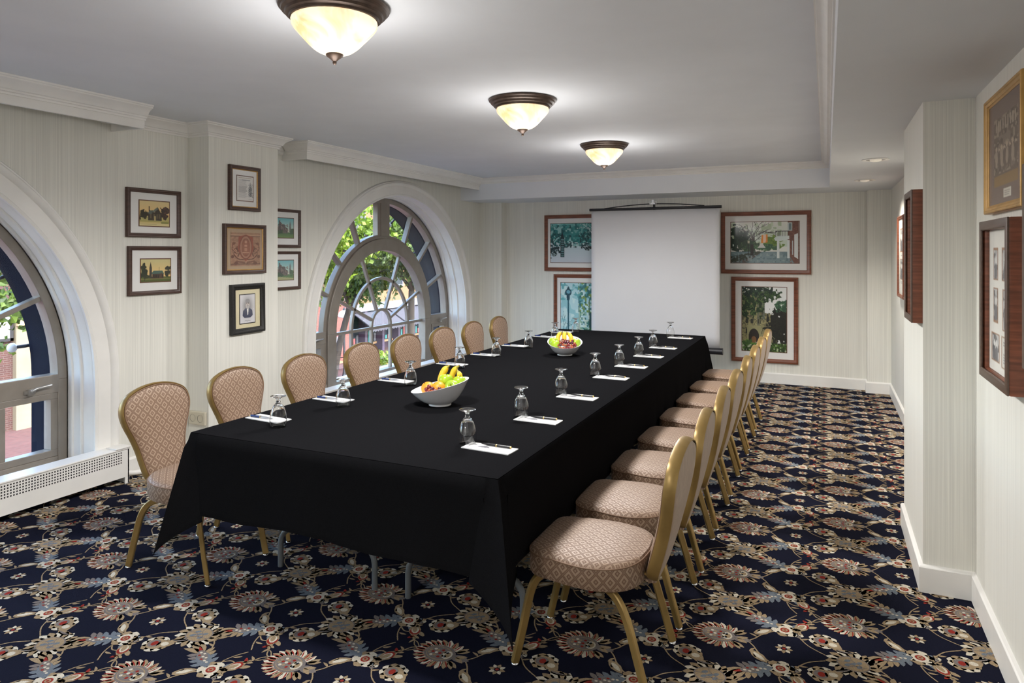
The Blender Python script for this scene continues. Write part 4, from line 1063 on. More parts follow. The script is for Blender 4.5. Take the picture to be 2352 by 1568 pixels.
def art_crest():
    a = Art(90, 90, (160, 122, 98)); n = vnoise(90, 90, 3, 4)[..., None]; a.a = a.a * (.9 + .2 * n)
    a.rect(0, 1, .05, .10, (188, 152, 126), .7).rect(0, 1, .10, .12, (96, 66, 52), .8).rect(0, 1, .93, .96, (100, 70, 55), .8)
    for s_ in (-1, 1):
        X = lambda x: .5 + s_ * x
        a.line([(X(.05), .80), (X(.25), .78), (X(.38), .66), (X(.36), .5), (X(.28), .46), (X(.26), .56)], .028, (104, 66, 52)).line([(X(.06), .78), (X(.25), .76), (X(.37), .64), (X(.35), .5)], .011, (186, 138, 112))
        a.line([(X(.26), .7), (X(.2), .58), (X(.26), .48)], .022, (112, 72, 56)); a.line([(X(.30), .62), (X(.44), .5), (X(.42), .36), (X(.36), .32)], .024, (106, 68, 54)).line([(X(.30), .61), (X(.43), .49), (X(.41), .37)], .009, (182, 134, 108))
        a.ell(X(.40), .33, .05, .04, (120, 78, 60)); a.ell(X(.27), .44, .045, .04, (124, 80, 62)); a.ell(X(.44), .72, .05, .05, (108, 70, 56)); a.ell(X(.32), .92, .07, .05, (110, 72, 58)); a.line([(X(.05), .9), (X(.3), .86)], .025, (120, 82, 66))
    a.poly([(.26, .12), (.5, .06), (.74, .12), (.76, .5), (.66, .72), (.5, .86), (.34, .72), (.24, .5)], (146, 74, 56)).ell(.5, .44, .21, .36, (112, 66, 52)).ell(.5, .44, .19, .335, (164, 118, 96)).ell(.5, .44, .14, .27, (106, 62, 48)).ell(.5, .44, .13, .255, (146, 92, 72))
    a.rect(.45, .55, .36, .42, (186, 138, 114)).rect(.46, .54, .46, .56, (178, 130, 106)).ell(.5, .28, .04, .045, (184, 140, 116)).line([(.4, .60), (.6, .60)], .012, (190, 146, 120))
    return a.out()
def art_portrait():
    a = Art(64, 92, (232, 230, 226)); d = ((a.X - .5) / .38) ** 2 + ((a.Y - .42) / .36) ** 2
    a.a = a.a * (1 - .42 * np.exp(-d * 1.3))[..., None] * np.array([.97, .97, 1.0])
    a.poly([(.16, .74), (.2, .56), (.36, .48), (.64, .48), (.82, .56), (.86, .74), (.7, .82), (.3, .82)], (70, 74, 96)); m = (a.Y > .68); a.put(m & (a.Y < .86) & (a.X > .1) & (a.X < .9), (226, 224, 226), .0)
    a.poly([(.44, .47), (.58, .47), (.54, .70), (.5, .74)], (238, 236, 232)).rect(.47, .55, .48, .51, (60, 60, 76))
    a.ell(.51, .33, .145, .165, (206, 194, 186)).ell(.51, .22, .15, .075, (150, 148, 150)).ell(.37, .31, .03, .07, (160, 156, 156)).ell(.65, .31, .03, .07, (160, 156, 156)).ell(.51, .43, .10, .085, (188, 184, 182))
    for x in (.45, .57): a.ell(x, .315, .025, .012, (84, 78, 80)); a.rect(x - .035, x + .035, .285, .297, (110, 104, 104))
    a.line([(.515, .32), (.52, .37)], .012, (160, 146, 140)); a.rect(.46, .57, .395, .405, (120, 104, 104))
    return a.line([(.3, .93), (.4, .91), (.46, .945), (.55, .915), (.68, .93)], .008, (120, 118, 120)).out()
def art_castle(v):
    a = Art(84, 66, (150, 200, 200)).grad((110, 186, 196), (226, 220, 200), 0, .75).grad((70, 112, 66), (112, 146, 76), .72, 1)
    a.poly([(.15, .78), (.18, .42), (.3, .42), (.3, .25), (.38, .2), (.46, .3), (.6, .36), (.62, .5), (.72, .5), (.72, .78)], (98, 88, 84)).rect(.30, .36, .12, .4, (88, 82, 80)).poly([(.78, .7), (.80, .3), (.83, .12), (.86, .3), (.88, .7)], (104, 106, 104)); a.speck((a.Y > .3) & (a.Y < .76) & (a.X > .15) & (a.X < .74), [(60, 56, 56), (140, 128, 116)], 3, .66)
    if v: a.poly([(0, 1), (.3, .84), (1, .92), (1, 1)], (196, 180, 140), .7); a.tree(.06, .5, .1, .24, (54, 84, 64), [(90, 120, 80)])
    a.tree(.35, .72, .14, .10, (48, 76, 52), [(84, 110, 66)]); a.tree(.92, .66, .12, .14, (60, 92, 66), [(90, 120, 80)])
    return a.out()
def art_snow():
    a = Art(150, 108, (30, 120, 120)).grad((120, 190, 186), (20, 110, 112), 0, .45); a.rect(0, 1, .1, .58, (24, 110, 112), .6); rn = random.Random(2)
    a.speck(a.Y < .6, [(14, 84, 90), (60, 150, 150), (170, 214, 212)], 5, .66); a.rect(.38, .64, .0, .5, (60, 150, 146), .35)
    for x, s_ in ((.06, .24), (.74, .42), (.92, .36), (.50, .24), (.63, .2)): a.branches(x, .62, PI / 2 + rn.uniform(-.15, .15), s_, .010, (20, 70, 74), 3, rn)
    for x in (.74, .92): a.branches(x + .02, .58, PI / 2 + .1, .36, .006, (220, 236, 236), 3, rn)
    a.grad((196, 216, 222), (206, 212, 222), .58, 1.0); a.poly([(.25, .58), (.62, .56), (1, .74), (1, .5), (.25, .5)], (150, 196, 198), .6); a.speck((a.Y > .48) & (a.Y < .62), [(220, 232, 234), (20, 60, 66)], 4, .6)
    a.tree(.05, .72, .12, .14, (14, 48, 56), [(200, 220, 226)]); a.tree(.64, .62, .09, .06, (24, 50, 56), [(210, 226, 230)])
    a.rect(.17, .235, .36, .86, (20, 46, 54)).poly([(.165, .38), (.2, .22), (.24, .38)], (18, 44, 52))
    for y in np.arange(.4, .84, .06): a.rect(.182, .196, y, y + .03, (120, 170, 176)); a.rect(.208, .222, y, y + .03, (120, 170, 176))
    return a.rect(.94, .96, .4, .84, (16, 40, 48)).out()
def art_lamppost():
    a = Art(110, 150, (190, 226, 232)); a.speck(a.Y < 2, [(214, 240, 240), (150, 206, 214)], 12, .6); rn = random.Random(5)
    a.speck((a.X > .45) & (a.Y < .5), [(70, 140, 120), (120, 150, 60), (40, 110, 120)], 5, .62); a.speck((a.Y < .3), [(90, 170, 180)], 6, .66); a.rect(.46, .50, .4, 1, (150, 176, 150), .6); a.rect(.72, .75, .3, 1, (90, 120, 80), .8)
    a.speck((a.X > .5) & (a.Y > .5), [(40, 110, 110), (130, 180, 150), (220, 236, 226)], 5, .6); a.rect(.74, .9, .5, .96, (16, 70, 78), .9); a.grad((60, 130, 120), (40, 100, 90), .9, 1)
    a.tree(.8, .9, .2, .12, (30, 96, 70), [(150, 200, 130)]); a.poly([(0, 1), (0, .86), (.3, .93), (.3, 1)], (20, 50, 66))
    for x, y in ((.05, .9), (.12, .95)): a.branches(x, y, PI / 2 - .2, .2, .006, (70, 130, 140), 2, rn)
    a.rect(.175, .215, .28, .92, (18, 92, 110)).poly([(.165, .3), (.225, .3), (.24, .24), (.15, .24)], (18, 70, 86)).ell(.195, .165, .085, .06, (16, 74, 92)).ell(.2, .155, .05, .03, (110, 170, 190)).poly([(.15, .12), (.195, .05), (.24, .12)], (14, 56, 72)).rect(.155, .235, .215, .24, (18, 60, 76))
    return a.out()
def art_path():
    a = Art(170, 108, (232, 234, 226)).grad((236, 236, 230), (206, 222, 206), 0, .6); rn = random.Random(8)
    a.speck((a.Y < .55) & (a.X < .75), [(206, 220, 196), (184, 200, 170)], 8, .62)
    for x, s_ in ((.30, .34), (.36, .4), (.34, .3)): a.branches(x, .72, PI / 2 + rn.uniform(-.15, .15), s_, .009, (74, 70, 66), 3, rn)
    a.tree(.1, .42, .15, .3, (36, 58, 48), [(62, 92, 70), (20, 36, 32)]); a.tree(.28, .58, .14, .13, (52, 76, 56), [(90, 120, 80)]); a.tree(.62, .5, .14, .16, (110, 140, 60), [(150, 176, 80), (80, 112, 50)]); a.tree(.52, .62, .16, .08, (60, 96, 70), [(110, 150, 100)])
    a.poly([(.40, .63), (.46, .5), (.52, .63)], (220, 220, 214)); a.grad((116, 140, 146), (96, 128, 134), .72, 1); a.poly([(.0, 1), (0, .86), (.40, .72), (.44, .76), (.24, 1)], (92, 84, 80)); a.poly([(0, .84), (.0, .98), (.12, .98), (.46, .74), (.42, .71)], (60, 70, 58)); a.poly([(.24, 1), (.5, .74), (.74, .74), (.95, 1)], (128, 150, 156)); a.speck(a.Y > .76, [(150, 168, 172), (100, 122, 128)], 4, .7)
    a.poly([(.84, 0), (1, 0), (1, 1), (.93, 1), (.84, .76)], (120, 82, 72)).speck((a.X > .86), [(142, 100, 88)], 2, .6); a.rect(.84, .90, .02, .22, (196, 206, 206)).rect(.855, .89, .04, .2, (120, 140, 146)).poly([(.93, .32), (.985, .28), (.985, .9), (.93, .84)], (226, 230, 230)).rect(.9, .915, .46, .8, (206, 212, 212))
    a.poly([(.64, .40), (.72, .33), (.86, .34), (.86, .42), (.74, .47), (.66, .46)], (222, 232, 230)).rect(.66, .86, .22, .24, (40, 44, 46)); [a.rect(x, x + .006, .22, .35, (40, 44, 46)) for x in np.arange(.66, .86, .025)]
    for x in (.685, .83): a.rect(x, x + .035, .44, .88, (226, 234, 232))
    a.poly([(.46, .32), (.545, .30), (.55, .50), (.45, .52)], (240, 150, 60)).poly([(.485, .31), (.525, .305), (.52, .5), (.48, .515)], (244, 214, 190)).rect(.26, .27, .48, .82, (30, 34, 34)).rect(.25, .28, .45, .52, (196, 196, 170)).rect(.29, .34, .55, .82, (40, 36, 34))
    return a.out()
def art_tower():
    a = Art(116, 160, (232, 234, 232)); rn = random.Random(9); st = [(120, 116, 84), (160, 154, 110), (86, 84, 64)]
    a.poly([(.0, .86), (0, .1), (.34, .1), (.34, .06), (.52, .06), (.52, .4), (.8, .46), (.8, .86)], (146, 140, 98)); a.speck((a.X < .8) & (a.Y > .06) & (a.Y < .86) & ((a.X < .52) | (a.Y > .4)), st, 3, .66); a.rect(.34, .40, .0, .6, (90, 94, 84), .7).rect(.46, .52, .0, .5, (100, 110, 104), .7)
    for x, y in ((.56, .46), (.66, .47), (.56, .56), (.66, .58), (.2, .38), (.2, .50), (.42, .36), (.08, .5), (.08, .66), (.36, .5)): a.rect(x, x + .06, y, y + .07, (52, 54, 46)); a.rect(x + .027, x + .033, y, y + .07, (170, 164, 120))
    a.rect(.12, .44, .60, .86, (150, 146, 106)).ell(.27, .78, .12, .13, (40, 34, 28)).rect(.15, .39, .78, .88, (40, 34, 28)).ell(.27, .84, .06, .07, (120, 84, 50))
    a.tree(.2, .26, .3, .18, (36, 58, 34), [(66, 96, 50), (18, 30, 20), (96, 122, 66)], .8); a.tree(.62, .12, .22, .08, (44, 70, 40), [(20, 34, 24), (86, 112, 60)], .9); a.tree(.28, .04, .34, .1, (30, 48, 40), [(60, 86, 60)], .8); a.tree(.86, .3, .17, .1, (46, 82, 60), [(90, 130, 90)], .7)
    a.tree(.86, .64, .3, .26, (26, 30, 22), [(44, 44, 32), (14, 16, 14)]); a.grad((70, 104, 36), (40, 64, 26), .87, 1); a.speck((a.Y > .86), [(96, 140, 50), (30, 46, 22), (190, 196, 170)], 4, .68); a.tree(.1, .86, .14, .04, (60, 92, 40), [(110, 140, 60)])
    return a.out()
def photo(a, x0, x1, y0, y1, seed, border=(160, 120, 90)):
    a.rect(x0 - .025, x1 + .025, y0 - .015, y1 + .015, border); a.rect(x0, x1, y0, y1, (196, 196, 194)); rs = random.Random(seed); m = (a.X > x0) & (a.X < x1) & (a.Y > y0) & (a.Y < y1)
    a.speck(m, [(150, 150, 150), (90, 90, 92)], 4, .62)
    w_ = x1 - x0; h = y1 - y0
    for k in range(2): cx = x0 + w_ * (.35 + .3 * k); cy = y0 + h * .35; a.put(m & (((a.X - cx) / (w_ * .13)) ** 2 + ((a.Y - cy) / (h * .14)) ** 2 < 1), (224, 222, 218)); a.put(m & (((a.X - cx) / (w_ * .2)) ** 2 + ((a.Y - cy - h * .45) / (h * .33)) ** 2 < 1), (110, 110, 114))
def art_board(kind):
    a = Art(70, 110, (236, 234, 226))
    if kind == 0:
        for i, (x0, x1, y0, y1) in enumerate(((.2, .36, .14, .34), (.56, .84, .14, .34), (.2, .36, .42, .64), (.58, .84, .42, .68), (.12, .42, .74, .92))): photo(a, x0, x1, y0, y1, i)
        a.rect(.52, .90, .73, .95, (170, 140, 110)); a.rect(.54, .88, .74, .94, (222, 220, 212)); a.text(.58, .84, .77, .92, 8)
    elif kind == 1:
        photo(a, .25, .75, .12, .42, 3); photo(a, .25, .75, .54, .80, 4); a.text(.35, .65, .45, .50, 2); a.text(.35, .65, .84, .88, 2)
    elif kind == 2:
        photo(a, .22, .80, .12, .55, 6); a.text(.28, .72, .66, .9, 10)
    elif kind == 3:
        a = Art(70, 110, (128, 108, 98)); a.rect(.17, .86, .17, .82, (112, 94, 80)); a.speck((a.X > .17) & (a.X < .86) & (a.Y > .17) & (a.Y < .70), [(90, 74, 64), (140, 122, 106), (168, 150, 132)], 4, .64)
        for i in range(9): a.rect(.22 + i * .07, .25 + i * .07, .2, .3, (180, 164, 146))
        for i in range(8): a.ell(.24 + i * .08, .46 + .02 * (i % 2), .03, .022, (190, 170, 148)); a.ell(.24 + i * .08, .56, .038, .08, (110, 92, 80) if i % 2 else (170, 152, 134))
        a.rect(.17, .86, .72, .82, (150, 118, 70)); a.rect(.46, .68, .86, .94, (218, 212, 198)); a.text(.49, .65, .875, .93, 3, (140, 130, 120))
    return a.out()
ROT = {'L': PI / 2, 'B': 0, 'R': -PI / 2}
def picture(wall, pos, a0, a1, z0, z1, fw, dep, fm, matc, op, img, label, fillet=None, cat='picture', lip=None, name='framed_picture', tilt=0, side=None):
    """a0..a1 along the wall in world axis; op = print window as fractions (x0,x1,y0,y1) from top left"""
    w_, h = a1 - a0, z1 - z0; ac = (a0 + a1) / 2
    loc = {'L': (pos, ac, z0), 'R': (pos, ac, z0), 'B': (ac, pos, z0)}[wall]
    e = empty(name, loc, ROT[wall], label, cat)
    hw = w_ / 2
    def ring(name_, o, i, d0, d1, m_, steps, par=e, bev=0):
        """mitred frame: o outer inset, i inner inset"""
        vs = []; k = len(steps)
        for (sx, sz) in ((-1, 0), (1, 0), (1, 1), (-1, 1)):
            for t, d in steps:
                ins = o + (i - o) * t; vs.append((sx * (hw - ins), -(d0 + (d1 - d0) * d), ins if sz == 0 else h - ins))
        fs = [(q * k + j, ((q + 1) % 4) * k + j, ((q + 1) % 4) * k + (j + 1) % k, q * k + (j + 1) % k) for q in range(4) for j in range(k)]
        return G().add(vs, fs).obj(name_, m_, par, smooth=25)
    fr = ring('frame', 0, fw, 0, dep, fm if not side else side, [(0, 0), (0, .8), (.06, .94), (.2, 1), (.42, .97), (.55, .86), (.8, .8), (.92, .74), (1, .62), (1, 0)])
    if side: ring('frame_face', 0, fw, dep * .9, dep * 1.03, fm, [(.0, .0), (.0, .8), (.1, 1), (.9, 1), (1, .6), (1, 0)], fr)
    if lip: ring('lip', fw - .001, fw + .006, dep * .3, dep * .66, lip, [(0, 0), (0, 1), (1, .7), (1, 0)])
    dm = dep * .42
    G().box(-hw + fw * .8, hw - fw * .8, -dm, -dm * .4, fw * .8, h - fw * .8).obj('mat_board', mat('mat_board_%d_%d_%d' % matc, srgb(*matc), .8), e)
    x0, x1 = -hw + w_ * op[0], -hw + w_ * op[1]; zt_, zb_ = h - h * op[2], h - h * op[3]
    if fillet: G().box(x0 - .007, x1 + .007, -dm - .0012, -dm, zb_ - .007, zt_ + .007).obj('fillet', fillet, e)
    paint_grid('print', img, 0, 0, e, lambda a, b: (x0 + (x1 - x0) * a, -dm - .0022, zt_ + (zb_ - zt_) * b))
    g = G().box(-hw + fw * .9, hw - fw * .9, -dep * .60, -dep * .56, fw * .9, h - fw * .9).obj('glazing', M_PGLASS, e)
    e.rotation_euler = (0, tilt, ROT[wall])
    return e
M_FILL = mat('brown_fillet', (.14, .055, .025), .5)
XP, XK = XL, -4.17
WHITE = (236, 235, 233); CREAM = (224, 214, 178)
HO, CH = art_house(), art_church()
picture('L', XP, 3.175, 3.607, 1.648, 1.992, .030, .026, M_DKWOOD, WHITE, (.23, .78, .25, .76), HO, 'postcard of a gabled house in dark wood frame, upper left of the column', M_FILL)
picture('L', XP, 3.187, 3.612, 1.240, 1.586, .030, .026, M_DKWOOD, WHITE, (.23, .79, .27, .73), CH, 'postcard of a steepled church in dark wood frame, lower left of the column', M_FILL)
picture('L', XK, 3.868, 4.182, 1.868, 2.218, .028, .030, M_DKWOOD, WHITE, (.25, .77, .23, .77), art_document(), 'printed page with tower drawing in dark frame, top on the column', M_FILL, lip=M_GILT)
picture('L', XK, 3.815, 4.242, 1.374, 1.762, .030, .030, M_DKWOOD, (176, 152, 126), (.16, .87, .17, .84), art_crest(), 'brown carved shield crest print in dark frame, middle on the column', None, lip=M_GILT)
picture('L', XK, 3.884, 4.227, .905, 1.294, .044, .036, M_BLKFRAME, CREAM, (.27, .71, .22, .79), art_portrait(), 'old bust portrait of a bearded man in ornate black frame, lowest on the column', M_BLKFRAME, tilt=R(-.6))
picture('L', XP, 4.455, 4.886, 1.584, 1.926, .026, .026, M_DKWOOD, WHITE, (.2, .80, .24, .74), art_castle(0), 'green postcard of a castle-like building, upper, half hidden behind the column', M_FILL)
picture('L', XP, 4.455, 4.886, 1.210, 1.552, .026, .026, M_DKWOOD, WHITE, (.2, .80, .24, .74), art_castle(1), 'postcard of a towered hall on a lawn, lower, half hidden behind the column', M_FILL)
picture('B', YB, -3.468, -2.465, 1.293, 2.044, .048, .032, M_MAHOG, WHITE, (.088, .91, .155, .845), art_snow(), 'teal snowy gateway photograph in mahogany frame, left of the screen, upper', M_FILL)
picture('B', YB, -3.335, -2.590, .240, 1.253, .048, .032, M_MAHOG, WHITE, (.135, .865, .115, .875), art_lamppost(), 'teal lamp post photograph in mahogany frame, left of the screen, lower', M_FILL)
picture('B', YB, -1.162, -.157, 1.288, 2.028, .048, .032, M_MAHOG, WHITE, (.115, .87, .168, .825), art_path(), 'columned porch and garden path photograph in mahogany frame, right of the screen, upper', M_FILL)
picture('B', YB, -1.042, -.296, .240, 1.250, .048, .032, M_MAHOG, WHITE, (.165, .83, .118, .870), art_tower(), 'stone tower photograph in tall mahogany frame, right of the screen, lower', M_FILL)
B1 = art_board(1)
picture('R', XR2, 6.93, 7.46, 1.125, 1.877, .030, .030, M_MAHOG, (236, 234, 226), (.08, .92, .06, .94), B1, 'slim mahogany frame of two small photographs, farthest on the right wall')
picture('R', XR2, 6.33, 6.87, 1.138, 1.878, .030, .030, M_MAHOG, (236, 234, 226), (.08, .92, .06, .94), B1, 'slim mahogany frame of two photographs, half hidden by the pilaster frame')
picture('R', .40, 3.625, 3.935, 1.218, 1.830, .030, .045, M_GREYTOP, (236, 234, 226), (.1, .9, .06, .94), art_board(2), 'deep mahogany box frame hanging on the side of the pilaster', side=M_MAHOG)
picture('R', XR, 2.775, 3.235, 1.060, 1.660, .034, .050, M_GREYTOP, (236, 234, 226), (.08, .92, .06, .94), art_board(0), 'deep box frame with six small photographs, below the gilt frame', side=M_MAHOG)
picture('R', XR, 2.700, 3.275, 1.690, 2.135, .026, .030, M_GILT, (128, 108, 98), (.05, .95, .06, .94), art_board(3), 'gilt framed brown team photograph, highest on the right wall', lip=M_GILT)
picture('R', XR, 2.13, 2.605, 1.180, 1.815, .034, .045, M_GREYTOP, (236, 234, 226), (.08, .92, .06, .94), art_board(2), 'brown frame cut by the right edge of the view', side=M_MAHOG)

# ------------------------------------------------------------------ small wall fittings
e = empty('wall_outlet', (-4.27, 3.69, .300), 0, 'ivory double outlet at the foot of the column', 'outlet')
G().box(-.085, .085, -.022, .0, -.045, .055).obj('box', mat('ivory_plastic', (.62, .57, .45), .45), e, bevel=.006)
for x in (-.04, .035): G().lathe([(.0005, -.003), (.026, -.003), (.028, 0)], 16).obj('socket', mat('dark_socket', (.02, .018, .016), .5), e)
for c in e.children:
    if c.name.startswith('socket'): c.rotation_euler = (PI / 2, 0, 0); c.location = (-.04 if c.name == 'socket' else .038, -.0235, .005)
o = G().tube(spline([(XL + .06, 3.11, .055), (XL + .075, 3.22, .03), (XL + .085, 3.38, .03), (XL + .075, 3.45, .06), (XL + .02, 3.47, .065)], 6), .018, 12).obj('heating_pipe', M_TRIM, None, smooth=60)
tag(o, 'white heating pipe running from the near radiator cover along the carpet', 'pipe')
o = G().tube(spline([(XL + .012, 3.30, .46), (XL + .014, 3.302, .36), (XL + .014, 3.30, .24), (XL + .014, 3.285, .20), (XL + .014, 3.265, .225), (XL + .013, 3.262, .36), (XL + .012, 3.265, .46)], 8), .0028, 6).obj('blind_cord', mat('grey_bead_chain', (.3, .29, .27), .4, metal=.5), None, smooth=60)
tag(o, 'grey bead chain hanging on the wall behind the nearest window-side chair', 'cord')

# ------------------------------------------------------------------ street outside
ZG = -4.5
def brickmat(name, c1, c2, mortar, sc_, wd=.22, hh=.07):
    m = bpy.data.materials.new(name); m.use_nodes = True; n = m.node_tree; b = n.nodes['Principled BSDF']; b.inputs['Roughness'].default_value = .85
    g = n.nodes.new('ShaderNodeNewGeometry'); sp = n.nodes.new('ShaderNodeSeparateXYZ'); cb = n.nodes.new('ShaderNodeCombineXYZ')
    n.links.new(g.outputs['Position'], sp.inputs[0]); bt = n.nodes.new('ShaderNodeTexBrick')
    if sc_ == 'wall': n.links.new(sp.outputs[1], cb.inputs[0]); n.links.new(sp.outputs[2], cb.inputs[1])
    else: n.links.new(sp.outputs[0], cb.inputs[0]); n.links.new(sp.outputs[1], cb.inputs[1])
    n.links.new(cb.outputs[0], bt.inputs['Vector']); bt.inputs['Scale'].default_value = 1; bt.inputs['Brick Width'].default_value = wd; bt.inputs['Row Height'].default_value = hh; bt.inputs['Mortar Size'].default_value = .008
    bt.inputs['Color1'].default_value = (*c1, 1); bt.inputs['Color2'].default_value = (*c2, 1); bt.inputs['Mortar'].default_value = (*mortar, 1)
    n.links.new(bt.outputs[0], b.inputs['Base Color']); return m
M_BRICK = brickmat('red_brick', (.17, .038, .028), (.13, .03, .024), (.18, .105, .09), 'wall'); M_DKBRICK = brickmat('dark_brick', (.055, .02, .017), (.04, .016, .015), (.08, .06, .055), 'wall')
M_PAVE = brickmat('brick_paving', (.085, .036, .034), (.065, .028, .028), (.08, .055, .05), 'floor', .24, .12); M_PEACH = brickmat('peach_brick', (.19, .10, .045), (.165, .085, .038), (.17, .10, .058), 'wall', .22, .075)
M_CREAMW = mat('cream_stucco', (.18, .15, .10), .85, noise=(2, .1)); M_SHOPDARK = mat('shop_dark_wood', (.045, .025, .04), .5); M_AWN = mat('grey_awning', (.04, .04, .052), .8, noise=(3, .1)); M_SHOPG = mat('shop_glass', (.02, .03, .04), .08); M_WTRIM = mat('white_painted_wood', (.12, .12, .14), .6); M_TAN = mat('tan_wood', (.30, .18, .09), .6)
o = G().box(-60, -5.2, -15, 75, ZG - .3, ZG).obj('ground', M_PAVE); tag(o, 'red brick street paving below the windows', None, None, 'structure')
XF = -25
# dark brick house (left of near window view)
b = empty('brick_house', (XF - .2, 8, ZG), 0, 'dark brick house seen through the near window', 'building')
G().box(-6, 0, -8, 6.15, 0, 9).obj('wall', M_DKBRICK, b)
f = G().box(0, .10, 3.3, 6.0, 3.15, 3.9).obj('sign_board', mat('sign_grey', (.42, .44, .48), .6), b); g = G(); g.box(.0, .14, 3.2, 6.1, 3.9, 4.0); g.box(.0, .14, 3.2, 6.1, 3.05, 3.15); g.box(0, .14, 6.0, 6.1, 3.05, 4.0); g.obj('sign_frame', M_BLACKMETAL, f)
f = G().box(0, .06, 3.6, 5.45, .3, 2.2).obj('window', mat('red_curtain', (.30, .015, .03), .6), b); g = G(); g.box(.0, .12, 5.45, 5.65, .2, 2.4); g.box(0, .12, 3.5, 5.65, 2.2, 2.4); g.obj('window_frame', M_WTRIM, f)
f = G().box(0, .06, 2.0, 5.0, 5.0, 7.2).obj('window', M_SHOPG, b); G().box(0, .2, 1.8, 6.15, 7.3, 7.6).obj('lintel', M_WTRIM, f)
# cream house
b = empty('cream_house', (XF, 16.4, ZG), 0, 'cream stucco house with a carved pilaster seen through the near window', 'building')
G().box(-6, 0, -2.25, 2.6, 0, 8.5).obj('wall', M_CREAMW, b); G().box(0, .12, -2.25, 2.6, 3.55, 3.68).obj('string_course', mat('peach_paint', (.50, .26, .14), .6), b)
p = G().box(0, .14, -1.45, -.85, .35, 3.3).obj('pilaster', M_TAN, b); G().box(.14, .17, -1.33, -.97, .55, 2.55).obj('pilaster_panel', M_CREAMW, p); md = G().lathe([(.24, 0), (.22, .05), (.12, .06), (.10, .10), (.0005, .11)], 20).obj('medallion', mat('medallion_brown', (.12, .06, .045), .6), p); md.rotation_euler = (0, PI / 2, 0); md.location = (.14, -1.15, 2.95)
G().box(.0, .2, -1.55, -.75, .2, .38).obj('pilaster_base', M_TAN, b); G().box(.0, .05, -.7, .9, .2, 2.9).obj('door', mat('dark_door', (.05, .035, .03), .5), b)
# low brick house with bench
b = empty('brick_outhouse', (XF + .6, 25.2, ZG), 0, 'low red brick building seen through the left of the far window', 'building')
G().box(-5, 0, -6.1, 6.35, 0, 3.35).obj('wall', M_BRICK, b); G().box(-5.1, .12, -6.15, 6.38, 3.35, 3.5).obj('roof', mat('brown_coping', (.05, .028, .026), .7), b)
f = G().add(*(lambda pts: ([(0.02, y, z) for y, z in pts] + [(.06, y, z) for y, z in pts], [tuple(range(len(pts) - 1, -1, -1)), tuple(range(len(pts), 2 * len(pts)))]))([(5.0 + .22 * math.cos(a), 1.15 + .3 * math.sin(a)) for a in [R(18 * k) for k in range(11)]] + [(4.78, .75), (5.22, .75)])).obj('wall_plaque', M_WTRIM, b)
G().tube([(.06, 6.2, 0), (.06, 6.2, 3.3)], .06, 8).obj('downpipe', M_SHOPDARK, b)
# shop row
b = empty('corner_shop', (XF, 39, ZG), 0, 'peach brick shop with grey awnings across the street', 'building')
G().box(-6, 0, -7.4, 14, 2.9, 12).obj('upper_wall', M_PEACH, b); G().box(-6, -.6, -7.4, 14, 0, 2.9).obj('shop_interior', M_SHOPDARK, b); G().box(-.6, .12, -7.4, 14, 2.55, 3.0).obj('cornice', M_WTRIM, b)
for k in range(8):
    y = -7.2 + k * 1.75
    G().box(-.6, .06, y - .11, y + .11, 0, 2.55).obj('shop_pillar', mat('plum_paint', (.06, .04, .075), .5), b)
    if k < 7: w_ = G().box(-.45, -.42, y + .11, y + 1.64, .5, 2.3).obj('shop_window', M_SHOPG, b); G().box(-.5, -.36, y + .11, y + 1.64, .42, .55).obj('window_ledge', M_TAN, w_); rn2 = random.Random(k)
    if k < 7:
        for q in range(5):
            yy = y + .25 + q * .28; hh_ = rn2.uniform(.2, .8); G().box(-.40, -.37, yy, yy + .17, .6, .6 + hh_).obj('display', (M_WTRIM, M_TAN, mat('teal_goods', (.05, .25, .25), .6), mat('rose_goods', (.35, .1, .1), .6))[q % 4], w_)
for ya, yb in ((-6.6, -3.2), (-3.0, .8), (1.0, 5.0)):
    g = G(); g.add([(0, ya, 2.5), (0, yb, 2.5), (1.3, yb, 1.75), (1.3, ya, 1.75), (0, ya, 2.44), (0, yb, 2.44), (1.3, yb, 1.69), (1.3, ya, 1.69)], [(0, 1, 2, 3), (7, 6, 5, 4), (0, 3, 7, 4), (1, 5, 6, 2)])
    aw = g.obj('awning', M_AWN, b); g = G(); n_ = int((yb - ya) / .25)
    for q in range(n_): y = ya + (yb - ya) * q / n_; d = (yb - ya) / n_; g.add([(1.3, y, 1.75), (1.3, y + d, 1.75), (1.3, y + d, 1.52), (1.3, y + d * .5, 1.45), (1.3, y, 1.52)], [(0, 1, 2, 3, 4)])
    g.obj('awning_fringe', M_AWN, aw)
for y, z in ((-6.1, 4.0), (-4.1, 4.0), (-2.1, 4.0), (.2, 4.0), (2.4, 4.0), (4.6, 4.0), (-6.1, 7), (-4.1, 7), (-2.1, 7), (.2, 7), (2.4, 7)):
    f = G().box(0, .06, y - .42, y + .42, z, z + 1.55).obj('window', M_SHOPG, b); g = G()
    for a, c_, d, h_ in ((-.5, -.42, 0, 1.55), (.42, .5, 0, 1.55), (-.5, .5, 1.55, 1.65), (-.55, .55, -.1, 0), (-.42, .42, .74, .80)): g.box(.0, .12, y + a, y + c_, z + d, z + h_)
    g.obj('window_frame', M_WTRIM, f)
